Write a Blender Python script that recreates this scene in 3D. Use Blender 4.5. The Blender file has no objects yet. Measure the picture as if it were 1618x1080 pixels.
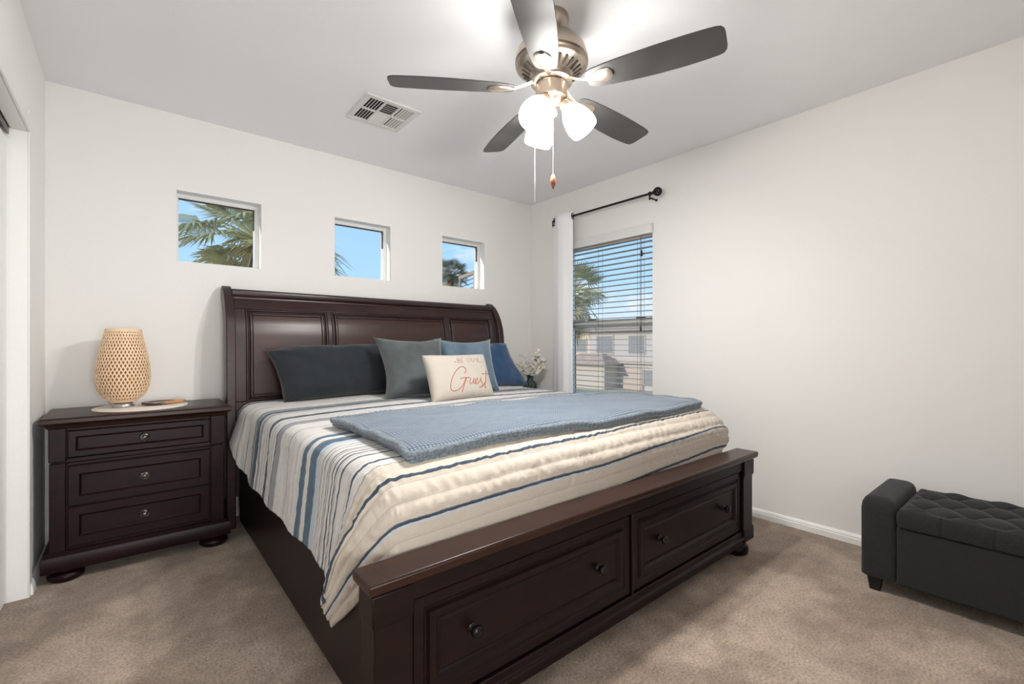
import bpy, bmesh, math, random
import numpy as np
from mathutils import Vector, Matrix, noise as mnoise

SC = bpy.context.scene
COL = SC.collection
PI = math.pi
random.seed(7)

# ------------------------------------------------------------------ camera
F_PX, YAW, EYE = 727.0, math.atan2(604, 727), 1.085
cam = bpy.data.cameras.new('camera')
cam.sensor_width = 36.0
cam.lens = 36.0 * F_PX / 1618.0
cam.shift_y = 3.0 / 1618.0
cam.clip_start, cam.clip_end = 0.02, 500
cam_o = bpy.data.objects.new('camera', cam)
cam_o.location = (0, 0, EYE)
cam_o.rotation_euler = (PI / 2, 0, -YAW)
COL.objects.link(cam_o)
SC.camera = cam_o

# ------------------------------------------------------------------ colour management
SC.view_settings.view_transform = 'Standard'
SC.view_settings.look = 'None'
SC.view_settings.gamma = 1.0
SC.view_settings.use_curve_mapping = False
SC.view_settings.exposure = 0.0

# ------------------------------------------------------------------ sky and sun
SHADE_EMIT = 35.0
SHADE_TINT = (1.0, 0.975, 0.94)
BULB_POWER = 12.8
HALL_FILL_POWER = 68.0
wd = bpy.data.worlds.new('sky')
SC.world = wd
wd.use_nodes = True
nt = wd.node_tree
nt.nodes.clear()
N = nt.nodes.new
L = nt.links.new
tc = N('ShaderNodeTexCoord')
sep = N('ShaderNodeSeparateXYZ'); L(tc.outputs['Generated'], sep.inputs[0])
rp = N('ShaderNodeValToRGB')
rp.color_ramp.elements[0].position = 0.0
rp.color_ramp.elements[0].color = (0.82, 0.91, 1.0, 1)
rp.color_ramp.elements[1].position = 0.55
rp.color_ramp.elements[1].color = (0.20, 0.46, 0.95, 1)
e = rp.color_ramp.elements.new(0.14); e.color = (0.42, 0.70, 1.0, 1)
L(sep.outputs['Z'], rp.inputs[0])
mp = N('ShaderNodeMapping'); mp.inputs['Scale'].default_value = (3.2, 3.2, 7.5)
mp.inputs['Location'].default_value = (0.35, 0.2, 0.1)
L(tc.outputs['Generated'], mp.inputs[0])
nz = N('ShaderNodeTexNoise'); nz.inputs['Scale'].default_value = 1.6
nz.inputs['Detail'].default_value = 6; nz.inputs['Roughness'].default_value = 0.55
L(mp.outputs[0], nz.inputs['Vector'])
cr = N('ShaderNodeValToRGB')
cr.color_ramp.elements[0].position = 0.56; cr.color_ramp.elements[0].color = (0, 0, 0, 1)
cr.color_ramp.elements[1].position = 0.70; cr.color_ramp.elements[1].color = (1, 1, 1, 1)
L(nz.outputs['Fac'], cr.inputs[0])
mx = N('ShaderNodeMix'); mx.data_type = 'RGBA'
mx.inputs['B'].default_value = (0.93, 0.94, 0.97, 1)
L(cr.outputs[0], mx.inputs['Factor']); L(rp.outputs[0], mx.inputs['A'])
bg = N('ShaderNodeBackground'); bg.inputs['Strength'].default_value = 1.15
L(mx.outputs['Result'], bg.inputs['Color'])
wo = N('ShaderNodeOutputWorld'); L(bg.outputs[0], wo.inputs[0])

sun = bpy.data.lights.new('sun', 'SUN')
sun.energy = 2.6; sun.angle = 0.009; sun.color = (1.0, 0.93, 0.82)
sun_o = bpy.data.objects.new('sun', sun)
sun_o.location = (-10, 10, 20)
sun_o.rotation_euler = Vector((0.72, -0.20, -0.30)).to_track_quat('-Z', 'Y').to_euler()
COL.objects.link(sun_o)

# ------------------------------------------------------------------ room dimensions
LW, RW, BW, FW, CE = -0.335, 3.03, 3.357, -0.72, 2.44


# ------------------------------------------------------------------ materials
def nodes(m):
    m.use_nodes = True
    return m.node_tree, m.node_tree.nodes['Principled BSDF']


def lin(r, g, b):
    f = lambda c: (c / 255 / 12.92) if c / 255 <= 0.04045 else ((c / 255 + 0.055) / 1.055) ** 2.4
    return (f(r), f(g), f(b), 1)


def mat(name, rgb, rough=0.5, metal=0.0, spec=0.5, coat=0.0, sheen=0.0, bump=None, vary=None, rgb2=None, coords='Object', stretch=None, subsurf=0.0, bdist=0.002):
    """rgb in sRGB 0-255; bump=(scale,strength); vary=(scale, lo, hi) mixes rgb with rgb2 by noise"""
    m = bpy.data.materials.new(name)
    t, p = nodes(m)
    c = lin(*rgb)
    p.inputs['Base Color'].default_value = c
    p.inputs['Roughness'].default_value = rough
    p.inputs['Metallic'].default_value = metal
    p.inputs['Specular IOR Level'].default_value = spec
    p.inputs['Coat Weight'].default_value = coat; p.inputs['Coat Roughness'].default_value = 0.22
    p.inputs['Sheen Weight'].default_value = sheen
    if bump or vary:
        tc = t.nodes.new('ShaderNodeTexCoord')
        src = tc.outputs[coords]
        if stretch:
            mp = t.nodes.new('ShaderNodeMapping'); mp.inputs['Scale'].default_value = stretch
            t.links.new(src, mp.inputs[0]); src = mp.outputs[0]
    if vary:
        n = t.nodes.new('ShaderNodeTexNoise'); n.inputs['Scale'].default_value = vary[0]
        n.inputs['Detail'].default_value = 5
        t.links.new(src, n.inputs['Vector'])
        r = t.nodes.new('ShaderNodeValToRGB')
        r.color_ramp.elements[0].position = vary[1]; r.color_ramp.elements[0].color = c
        r.color_ramp.elements[1].position = vary[2]; r.color_ramp.elements[1].color = lin(*rgb2)
        t.links.new(n.outputs['Fac'], r.inputs[0]); t.links.new(r.outputs[0], p.inputs['Base Color'])
    if bump:
        n = t.nodes.new('ShaderNodeTexNoise'); n.inputs['Scale'].default_value = bump[0]
        n.inputs['Detail'].default_value = 3
        t.links.new(src, n.inputs['Vector'])
        b = t.nodes.new('ShaderNodeBump'); b.inputs['Strength'].default_value = bump[1]
        b.inputs['Distance'].default_value = bdist
        t.links.new(n.outputs['Fac'], b.inputs['Height']); t.links.new(b.outputs[0], p.inputs['Normal'])
    return m


def emit(name, rgb, strength):
    m = bpy.data.materials.new(name)
    m.use_nodes = True
    t = m.node_tree; t.nodes.clear()
    e = t.nodes.new('ShaderNodeEmission'); e.inputs[0].default_value = (*rgb, 1); e.inputs[1].default_value = strength
    o = t.nodes.new('ShaderNodeOutputMaterial'); t.links.new(e.outputs[0], o.inputs[0])
    return m


def pane_mat(name, tint=(1, 1, 1), gloss=0.04):
    m = bpy.data.materials.new(name)
    m.use_nodes = True
    t = m.node_tree; t.nodes.clear()
    a = t.nodes.new('ShaderNodeBsdfTransparent'); a.inputs[0].default_value = (*tint, 1)
    g = t.nodes.new('ShaderNodeBsdfGlossy'); g.inputs['Roughness'].default_value = 0.02
    x = t.nodes.new('ShaderNodeMixShader'); x.inputs[0].default_value = gloss
    o = t.nodes.new('ShaderNodeOutputMaterial')
    t.links.new(a.outputs[0], x.inputs[1]); t.links.new(g.outputs[0], x.inputs[2]); t.links.new(x.outputs[0], o.inputs[0])
    return m


MT = {}
MT['wall'] = mat('wall_paint', (239, 237, 234), 0.9, spec=0.2, bump=(55, 0.12), bdist=0.004)
MT['wallbright'] = mat('lightened_wall_paint', (249, 248, 245), 0.9, spec=0.2, bump=(55, 0.12), bdist=0.004)  # left wall's paint lightened to make up for light it lacks
MT['ceiling'] = mat('ceiling_paint', (247, 247, 248), 0.95, spec=0.1, bump=(60, 0.12), bdist=0.004)
MT['trim'] = mat('white_trim', (246, 245, 242), 0.45)
MT['door'] = mat('closet_white', (250, 250, 248), 0.4)
MT['vinyl'] = mat('white_vinyl', (228, 228, 226), 0.4)
MT['gasket'] = mat('dark_gasket', (70, 55, 48), 0.7)
MT['track'] = mat('track_metal', (120, 118, 114), 0.4, 0.6)
MT['glass'] = pane_mat('window_glass')
MT['wood'] = mat('shaded_espresso_wood', (19, 8, 9), 0.40, spec=0.22, coat=0.03, vary=(6, 0.35, 0.7), rgb2=(29, 13, 13), stretch=(1, 6, 6), bump=(9, 0.06))  # base colour darkened for the shade the footboard stands in
MT['woodh'] = mat('lit_espresso_headboard_wood', (38, 20, 18), 0.33, spec=0.5, coat=0.06, vary=(6, 0.35, 0.7), rgb2=(52, 28, 24), stretch=(1, 6, 6), bump=(9, 0.06))  # same wood, lighter in colour where the headboard faces the fan light
MT['woodn'] = mat('lit_red_espresso_wood', (25, 8, 12), 0.40, spec=0.2, coat=0.02, vary=(6, 0.35, 0.7), rgb2=(37, 13, 17), stretch=(1, 6, 6), bump=(9, 0.06))  # same wood for the nightstand, redder and less darkened for shade
MT['woodv'] = mat('espresso_wood_panel', (44, 21, 16), 0.34, spec=0.6, coat=0.0, vary=(5, 0.3, 0.72), rgb2=(62, 33, 26), stretch=(1, 5, 5), bump=(9, 0.05))
MT['woodtop'] = mat('espresso_wood_top', (36, 18, 14), 0.33, spec=0.32, coat=0.05, vary=(5, 0.3, 0.72), rgb2=(52, 27, 18), stretch=(1, 8, 8))
MT['pewter'] = mat('aged_pewter', (150, 145, 140), 0.36, 0.9, vary=(60, 0.35, 0.65), rgb2=(70, 66, 64))
MT['blackknob'] = mat('black_knob', (22, 20, 20), 0.3, 0.4)
MT['nickel'] = mat('brushed_nickel', (176, 163, 150), 0.33, 0.95)
MT['nickel2'] = mat('nickel_bright', (205, 188, 170), 0.28, 0.9)
MT['darkslot'] = mat('dark_slot', (60, 52, 45), 0.7)
MT['blade'] = mat('blade_charcoal', (72, 71, 70), 0.42, spec=0.4, vary=(3, 0.3, 0.7), rgb2=(82, 80, 78), stretch=(1, 1, 1))
MT['bladeedge'] = mat('blade_edge', (40, 38, 37), 0.5)
MT['shade'] = emit('lit_frosted_glass', SHADE_TINT, SHADE_EMIT)
MT['chain'] = mat('chain_metal', (205, 200, 192), 0.3, 0.8)
MT['pendant'] = mat('amber_wood_bead', (196, 120, 82), 0.35, vary=(40, 0.4, 0.62), rgb2=(96, 48, 34))
MT['bronze'] = mat('dark_bronze', (34, 30, 29), 0.45, 0.5)
MT['curtain'] = mat('white_curtain', (250, 250, 251), 0.85, sheen=0.2, bump=(240, 0.08))
MT['slat'] = mat('blind_slat', (196, 190, 182), 0.55)
MT['cord'] = mat('blind_cord', (120, 112, 104), 0.8)
MT['tassel'] = mat('dark_tassel', (36, 33, 32), 0.5)
MT['navy'] = mat('navy_cotton', (20, 28, 35), 0.85, sheen=0.25, bump=(14, 0.35), bdist=0.01)
MT['blueviv'] = mat('blue_sateen', (22, 64, 102), 0.6, sheen=0.35, bump=(12, 0.5), bdist=0.012)
MT['velvet'] = mat('slate_velvet', (60, 66, 67), 0.8, sheen=0.5, vary=(7, 0.35, 0.7), rgb2=(82, 90, 93), bump=(60, 0.15))
MT['velvet2'] = mat('teal_grey_velvet', (74, 96, 112), 0.8, sheen=0.6, vary=(7, 0.35, 0.7), rgb2=(98, 122, 138), bump=(60, 0.15))
MT['cream'] = mat('cream_canvas', (180, 172, 162), 0.9, sheen=0.1, bump=(320, 0.12))
MT['copper'] = mat('copper_print', (166, 88, 54), 0.5, 0.2)
MT['mauve'] = mat('mauve_print', (168, 110, 100), 0.6)
MT['tagmark'] = mat('grey_print', (178, 172, 166), 0.7)
MT['rattan'] = mat('bamboo_strip', (244, 208, 168), 0.5, vary=(30, 0.3, 0.7), rgb2=(250, 222, 188))
MT['linerpaper'] = mat('lamp_liner', (176, 124, 78), 0.8)
MT['chrome'] = mat('satin_silver', (190, 190, 194), 0.28, 0.9)
MT['matwhite'] = mat('white_placemat', (236, 226, 218), 0.7)
MT['agate'] = mat('agate_brown', (64, 40, 26), 0.18, coat=0.5, vary=(9, 0.38, 0.62), rgb2=(212, 158, 100), stretch=(1, 1, 1))
MT['vase'] = mat('green_vase_glass', (66, 84, 80), 0.08, spec=0.7)
MT['vase'].node_tree.nodes['Principled BSDF'].inputs['Transmission Weight'].default_value = 0.55
MT['petal'] = mat('white_petal', (240, 236, 226), 0.7)
MT['stem'] = mat('flower_stem', (104, 96, 70), 0.7)
MT['ottoman'] = mat('charcoal_linen', (36, 36, 37), 0.95, sheen=0.12, spec=0.2, vary=(380, 0.35, 0.65), rgb2=(51, 51, 51), bump=(420, 0.35))
MT['ottoleg'] = mat('black_leg', (16, 15, 15), 0.5)
MT['vent'] = mat('vent_white', (224, 222, 219), 0.5)
MT['duct'] = mat('duct_dark', (52, 50, 48), 0.9)
MT['stucco'] = mat('tan_stucco', (206, 192, 176), 0.95, bump=(8, 0.2))
MT['stucco2'] = mat('cream_stucco', (232, 206, 176), 0.95)
MT['stucco3'] = mat('grey_stucco', (204, 194, 184), 0.95)
MT['tile'] = mat('roof_tile', (176, 150, 130), 0.9, vary=(3, 0.3, 0.7), rgb2=(200, 174, 150))
MT['extwin'] = mat('far_window_glass', (150, 148, 146), 0.7)
MT['exttrim'] = mat('far_trim', (206, 196, 184), 0.8)
MT['garage'] = mat('garage_door', (206, 184, 168), 0.7)
MT['ground'] = mat('desert_ground', (196, 186, 160), 1.0, vary=(0.4, 0.35, 0.65), rgb2=(160, 160, 116))
MT['asphalt'] = mat('street_asphalt', (150, 146, 142), 1.0)
MT['extwall'] = mat('exterior_stucco', (206, 196, 182), 0.95)
MT['frond'] = mat('palm_green', (160, 164, 112), 0.6, vary=(2.2, 0.3, 0.7), rgb2=(204, 194, 140))
MT['frond2'] = mat('palm_dark_green', (74, 84, 62), 0.7, vary=(1.0, 0.3, 0.7), rgb2=(110, 112, 80))
MT['dead'] = mat('palm_dry', (214, 196, 146), 0.9, vary=(2, 0.3, 0.7), rgb2=(150, 130, 90))
MT['trunk'] = mat('palm_trunk', (150, 122, 92), 0.95, bump=(20, 0.6), bdist=0.03)
MT['pergola'] = mat('pergola_wood', (176, 150, 124), 0.9)
MT['wire'] = mat('rail_wire', (70, 66, 64), 0.6)


def carpet_mat():
    m = bpy.data.materials.new('beige_carpet')
    t, p = nodes(m)
    p.inputs['Roughness'].default_value = 1.0
    p.inputs['Specular IOR Level'].default_value = 0.05
    p.inputs['Sheen Weight'].default_value = 0.2
    tc = t.nodes.new('ShaderNodeTexCoord')
    big = t.nodes.new('ShaderNodeTexNoise'); big.inputs['Scale'].default_value = 3.1; big.inputs['Detail'].default_value = 2.5
    fine = t.nodes.new('ShaderNodeTexNoise'); fine.inputs['Scale'].default_value = 112; fine.inputs['Detail'].default_value = 3; fine.inputs['Roughness'].default_value = 0.7
    mid = t.nodes.new('ShaderNodeTexNoise'); mid.inputs['Scale'].default_value = 16; mid.inputs['Detail'].default_value = 3
    for n in (big, fine, mid):
        t.links.new(tc.outputs['Object'], n.inputs['Vector'])
    r1 = t.nodes.new('ShaderNodeValToRGB')
    r1.color_ramp.elements[0].position = 0.42; r1.color_ramp.elements[0].color = lin(164, 145, 130)
    r1.color_ramp.elements[1].position = 0.58; r1.color_ramp.elements[1].color = lin(194, 175, 158)
    t.links.new(big.outputs['Fac'], r1.inputs[0])
    r2 = t.nodes.new('ShaderNodeValToRGB')
    r2.color_ramp.elements[0].position = 0.30; r2.color_ramp.elements[0].color = (0.42, 0.40, 0.38, 1)
    r2.color_ramp.elements[1].position = 0.62; r2.color_ramp.elements[1].color = (1.1, 1.1, 1.1, 1)
    t.links.new(fine.outputs['Fac'], r2.inputs[0])
    r3 = t.nodes.new('ShaderNodeValToRGB')
    r3.color_ramp.elements[0].position = 0.30; r3.color_ramp.elements[0].color = (0.85, 0.85, 0.85, 1)
    r3.color_ramp.elements[1].position = 0.65; r3.color_ramp.elements[1].color = (1.06, 1.06, 1.06, 1)
    t.links.new(mid.outputs['Fac'], r3.inputs[0])
    a = t.nodes.new('ShaderNodeMix'); a.data_type = 'RGBA'; a.blend_type = 'MULTIPLY'; a.inputs['Factor'].default_value = 0.85
    t.links.new(r1.outputs[0], a.inputs['A']); t.links.new(r2.outputs[0], a.inputs['B'])
    b = t.nodes.new('ShaderNodeMix'); b.data_type = 'RGBA'; b.blend_type = 'MULTIPLY'; b.inputs['Factor'].default_value = 1
    t.links.new(a.outputs['Result'], b.inputs['A']); t.links.new(r3.outputs[0], b.inputs['B'])
    t.links.new(b.outputs['Result'], p.inputs['Base Color'])
    bm = t.nodes.new('ShaderNodeBump'); bm.inputs['Strength'].default_value = 0.9; bm.inputs['Distance'].default_value = 0.008
    t.links.new(fine.outputs['Fac'], bm.inputs['Height']); t.links.new(bm.outputs[0], p.inputs['Normal'])
    return m


MT['carpet'] = carpet_mat()


# ------------------------------------------------------------------ mesh helpers
class MB:
    """collects geometry in world coordinates, then links it as ONE mesh object"""

    def __init__(self):
        self.v, self.f, self.uv, self.mi = [], [], {}, []

    def add(self, vs, fs, mi=0):
        o = len(self.v)
        self.v += [tuple(map(float, p)) for p in vs]
        self.f += [tuple(i + o for i in q) for q in fs]
        self.mi += [mi] * len(fs)
        return self

    def box(self, x0, x1, y0, y1, z0, z1, M=None, mi=0):
        vs = [(x, y, z) for z in (z0, z1) for y in (y0, y1) for x in (x0, x1)]
        if M is not None:
            vs = [M @ Vector(p) for p in vs]
        return self.add(vs, [(0, 2, 3, 1), (4, 5, 7, 6), (0, 1, 5, 4), (2, 6, 7, 3), (0, 4, 6, 2), (1, 3, 7, 5)], mi)

    def loft(self, loops, cap=True, closed=True, mi=0):
        n = len(loops[0]); vs = [p for l in loops for p in l]; fs = []
        for i in range(len(loops) - 1):
            for j in range(n if closed else n - 1):
                k = (j + 1) % n
                fs.append((i * n + j, i * n + k, (i + 1) * n + k, (i + 1) * n + j))
        if cap:
            fs.append(tuple(range(n - 1, -1, -1)))
            fs.append(tuple((len(loops) - 1) * n + j for j in range(n)))
        return self.add(vs, fs, mi)

    def lathe(self, prof, M=None, n=32, mi=0, cap=True):
        """prof: list of (r,z) along local z"""
        M = M or Matrix.Identity(4)
        loops = [[M @ Vector((r * math.cos(2 * PI * k / n), r * math.sin(2 * PI * k / n), z)) for k in range(n)] for r, z in prof]
        return self.loft(loops, cap, True, mi)

    def tube(self, pts, r, n=8, mi=0, closed=False, flat=None):
        """tube along pts; r a number or list"""
        pts = [Vector(p) for p in pts]
        rs = r if isinstance(r, (list, tuple)) else [r] * len(pts)
        up = Vector((0, 0, 1)); loops = []
        m = len(pts)
        for i, p in enumerate(pts):
            if closed:
                d = pts[(i + 1) % m] - pts[i - 1]
            else:
                d = pts[min(i + 1, m - 1)] - pts[max(i - 1, 0)]
            d = d.normalized() if d.length > 1e-9 else Vector((0, 0, 1))
            u = up if abs(d.dot(up)) < 0.95 else Vector((1, 0, 0))
            a = d.cross(u).normalized(); b = a.cross(d).normalized()
            sa, sb = (1, 1) if flat is None else flat
            loops.append([p + rs[i] * (sa * math.cos(2 * PI * k / n) * a + sb * math.sin(2 * PI * k / n) * b) for k in range(n)])
        if closed:
            loops.append(loops[0])
        return self.loft(loops, not closed, True, mi)

    def steps(self, o, ux, uz, un, w, h, st, mi=0):
        """nested rectangles from corner o: st = [(inset, height along un), ...] last one filled"""
        o, ux, uz, un = map(Vector, (o, ux, uz, un))
        vs, fs = [], []
        for (i, d) in st:
            vs += [o + ux * i + uz * i + un * d, o + ux * (w - i) + uz * i + un * d, o + ux * (w - i) + uz * (h - i) + un * d, o + ux * i + uz * (h - i) + un * d]
        for k in range(len(st) - 1):
            for j in range(4):
                q = (j + 1) % 4
                fs.append((4 * k + j, 4 * k + q, 4 * k + 4 + q, 4 * k + 4 + j))
        e = 4 * (len(st) - 1)
        fs.append((e, e + 1, e + 2, e + 3))
        fs.append((3, 2, 1, 0))
        return self.add(vs, fs, mi)

    def grid(self, P, uv=None, mi=0, closed_u=False):
        """P array [nu,nv,3]"""
        nu, nv = P.shape[:2]; o = len(self.v)
        self.v += [tuple(map(float, p)) for p in P.reshape(-1, 3)]
        for i in range(nu if closed_u else nu - 1):
            ii = (i + 1) % nu
            for j in range(nv - 1):
                self.f.append((o + i * nv + j, o + ii * nv + j, o + ii * nv + j + 1, o + i * nv + j + 1)); self.mi.append(mi)
        if uv is not None:
            for i, q in enumerate(uv.reshape(-1, 2)):
                self.uv[o + i] = (float(q[0]), float(q[1]))
        return self

    def build(self, name, m, parent=None, smooth=True, bevel=0.0, ang=38, seg=2, sub=0, solid=0.0, fix=True):
        off = Vector((0, 0, 0))
        if parent is not None:
            q = parent
            while q is not None:
                off += q.location; q = q.parent
        me = bpy.data.meshes.new(name)
        me.from_pydata([tuple(Vector(p) - off) for p in self.v], [], self.f)
        for mm in (m if isinstance(m, (list, tuple)) else [m]):
            me.materials.append(mm)
        if any(self.mi):
            me.polygons.foreach_set('material_index', self.mi)
        if self.uv:
            ul = me.uv_layers.new(name='UVMap')
            for lp in me.loops:
                ul.data[lp.index].uv = self.uv.get(lp.vertex_index, (0, 0))
        if fix:
            bm = bmesh.new(); bm.from_mesh(me)
            bmesh.ops.recalc_face_normals(bm, faces=bm.faces)
            bm.to_mesh(me); bm.free()
        if smooth:
            me.polygons.foreach_set('use_smooth', [True] * len(me.polygons))
            me.set_sharp_from_angle(angle=math.radians(ang))
        me.update()
        o = bpy.data.objects.new(name, me)
        COL.objects.link(o)
        if parent is not None:
            o.parent = parent
        if solid:
            s = o.modifiers.new('thickness', 'SOLIDIFY'); s.thickness = solid; s.offset = 1
        if bevel:
            b = o.modifiers.new('bevel', 'BEVEL'); b.width = bevel; b.segments = seg; b.limit_method = 'ANGLE'; b.angle_limit = math.radians(35)
            b.harden_normals = False
        if sub:
            s = o.modifiers.new('subdivision', 'SUBSURF'); s.levels = sub; s.render_levels = sub
        return o


def tag(o, label, cat, group=None, kind=None):
    o['label'] = label; o['category'] = cat
    if group: o['group'] = group
    if kind: o['kind'] = kind
    return o


def thing(name, label, cat, loc, group=None):
    o = bpy.data.objects.new(name, None)
    o.empty_display_size = 0.05
    o.location = loc
    COL.objects.link(o)
    return tag(o, label, cat, group)


def struct(o):
    o['kind'] = 'structure'
    return o


def rotm(z=0, x=0, y=0, loc=(0, 0, 0)):
    return Matrix.Translation(loc) @ Matrix.Rotation(z, 4, 'Z') @ Matrix.Rotation(y, 4, 'Y') @ Matrix.Rotation(x, 4, 'X')


def axis_m(loc, d):
    """matrix whose local z points along d"""
    return Matrix.Translation(loc) @ Vector(d).to_track_quat('Z', 'Y').to_matrix().to_4x4()


def vnoise(x, y, z=0.0):
    return mnoise.noise(Vector((x, y, z)))


# ================================================================== ROOM SHELL
T = 0.13
struct(MB().box(LW - 0.75, RW + T, FW - T, BW + T, -0.2, 0.0).build('floor', MT['carpet'], smooth=False))
struct(MB().box(LW - 0.75, RW + T, FW - T, BW + T, CE, CE + 0.2).build('ceiling', MT['ceiling'], smooth=False))

SW = [(0.213, 0.661), (1.133, 1.560), (2.026, 2.466)]     # three small windows in the back wall
SZ0, SZ1 = 1.576, 1.995
b = MB()
edges = [LW - 0.75] + [e for w in SW for e in w] + [RW + T]
b.box(LW - 0.75, RW + T, BW, BW + T, 0, SZ0)
b.box(LW - 0.75, RW + T, BW, BW + T, SZ1, CE)
for i in range(0, len(edges), 2):
    b.box(edges[i], edges[i + 1], BW, BW + T, SZ0, SZ1)
struct(b.build('wall_back', MT['wall'], smooth=False))

WY0, WY1, WZ0, WZ1 = 1.990, 2.935, 0.60, 1.955              # the tall window in the right wall
b = MB()
b.box(RW, RW + T, FW - T, WY0, 0, CE)
b.box(RW, RW + T, WY1, BW, 0, CE)
b.box(RW, RW + T, WY0, WY1, 0, WZ0)
b.box(RW, RW + T, WY0, WY1, WZ1, CE)
struct(b.build('wall_right', MT['wall'], smooth=False))

OY0, OY1, OZ = -0.35, 2.835, 2.0                          # closet opening in the left wall
b = MB()
b.box(LW - 0.12, LW, OY1, BW, 0, CE)
b.box(LW - 0.12, LW, FW, OY0, 0, CE)
b.box(LW - 0.12, LW, OY0, OY1, OZ, CE)
b.box(LW - 0.75, LW - 0.65, FW, BW, 0, CE)
b.box(LW - 0.65, LW - 0.12, OY1 + 0.2, BW, 0, CE)
struct(b.build('wall_left', MT['wallbright'], smooth=False))

# wall behind the camera with an open doorway to an unseen hall
DX0, DX1 = -0.27, 0.68
b = MB()
b.box(LW - 0.12, DX0, FW - T, FW, 0, CE)
b.box(DX1, RW, FW - T, FW, 0, CE)
b.box(DX0, DX1, FW - T, FW, 2.1, CE)
struct(b.build('wall_front', MT['wall'], smooth=False))
b = MB()
b.box(LW - 0.12, RW, FW - T - 1.7, FW - T - 1.6, 0, CE)
b.box(LW - 0.22, LW - 0.12, FW - T - 1.7, FW - T, 0, CE)
b.box(RW, RW + 0.1, FW - T - 1.7, FW - T, 0, CE)
struct(b.build('wall_hall', MT['wall'], smooth=False))
struct(MB().box(LW - 0.22, RW + 0.1, FW - T - 1.7, FW - T, -0.2, 0).build('floor_hall', MT['carpet'], smooth=False))
struct(MB().box(LW - 0.22, RW + 0.1, FW - T - 1.7, FW - T, CE, CE + 0.2).build('ceiling_hall', MT['ceiling'], smooth=False))
# added fill light in the unseen hall, aimed through the doorway
hl = bpy.data.lights.new('hall_fill', 'AREA'); hl.shape = 'RECTANGLE'; hl.size = 1.2; hl.size_y = 1.3; hl.energy = HALL_FILL_POWER; hl.color = (0.97, 0.99, 1.0)
ho = bpy.data.objects.new('hall_fill', hl); ho.matrix_world = axis_m((0.30, FW - T - 1.58, 0.95), (0, -1, 0)); COL.objects.link(ho)


def baseboard(name, p0, p1, nrm):
    p0, p1, nrm = Vector(p0), Vector(p1), Vector(nrm)
    prof = [(0, 0), (0.014, 0), (0.014, 0.030), (0.011, 0.036), (0.012, 0.041), (0.006, 0.052), (0, 0.054)]
    loops = [[p + nrm * a + Vector((0, 0, h)) for a, h in prof] for p in (p0, p1)]
    struct(MB().loft(loops).build(name, MT['trim'], ang=25))


baseboard('baseboard_right', (RW, FW, 0), (RW, BW, 0), (-1, 0, 0))
baseboard('baseboard_back', (LW, BW, 0), (RW - 0.015, BW, 0), (0, -1, 0))
baseboard('baseboard_left', (LW, OY1 + 0.02, 0), (LW, BW - 0.015, 0), (1, 0, 0))

# closet: casing, header trim, track and two sliding doors
b = MB()
b.box(LW, LW + 0.006, OY1 - 0.002, OY1 + 0.062, 0.0, 2.09)
struct(b.build('trim_1', MT['trim'], bevel=0.002))
b = MB()
b.box(LW, LW + 0.010, OY0, OY1 - 0.004, OZ - 0.010, OZ + 0.052)
b.box(LW - 0.052, LW, OY0, OY1 - 0.004, OZ - 0.010, OZ - 0.001)
struct(b.build('trim_2', MT['trim'], bevel=0.003))
b = MB()
b.box(LW - 0.060, LW - 0.055, OY0, OY1, OZ - 0.035, OZ)
b.box(LW - 0.095, LW - 0.090, OY0, OY1, OZ - 0.03, OZ)
b.box(LW - 0.115, LW - 0.055, OY0, OY1, OZ - 0.006, OZ)
struct(b.build('trim_3', MT['track'], smooth=False))
b = MB()
b.box(LW - 0.090, LW - 0.062, 1.2, OY1 - 0.004, 0.015, OZ - 0.05)
struct(b.build('door_1', MT['door'], bevel=0.004))
b = MB()
b.box(LW - 0.052, LW - 0.026, OY0 + 0.01, 2.26, 0.015, OZ - 0.06)
struct(b.build('door_2', MT['door'], bevel=0.004))

# three small square windows
for i, (x0, x1) in enumerate(SW):
    yo = BW + 0.075
    fr = MB(); g = 0.026
    fr.box(x0, x1, yo, yo + 0.05, SZ0, SZ0 + 0.012); fr.box(x0, x1, yo, yo + 0.05, SZ1 - g, SZ1)
    fr.box(x0, x0 + 0.014, yo, yo + 0.05, SZ0 + 0.012, SZ1 - g); fr.box(x1 - g, x1, yo, yo + 0.05, SZ0 + 0.012, SZ1 - g)
    w = struct(fr.build('window_%d' % (i + 1), MT['vinyl'], bevel=0.002))
    MB().box(x0 + 0.005, x1 - 0.02, yo + 0.022, yo + 0.028, SZ0 + 0.006, SZ1 - 0.02).build('pane', MT['glass'], w, smooth=False)
    gk = MB()
    gk.box(x0 + 0.014, x1 - g, yo + 0.004, yo + 0.021, SZ1 - g - 0.006, SZ1 - g)
    gk.box(x1 - g - 0.005, x1 - g, yo + 0.004, yo + 0.021, SZ1 - 0.16, SZ1 - g - 0.006)
    gk.build('gasket', MT['gasket'], w, smooth=False)

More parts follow.
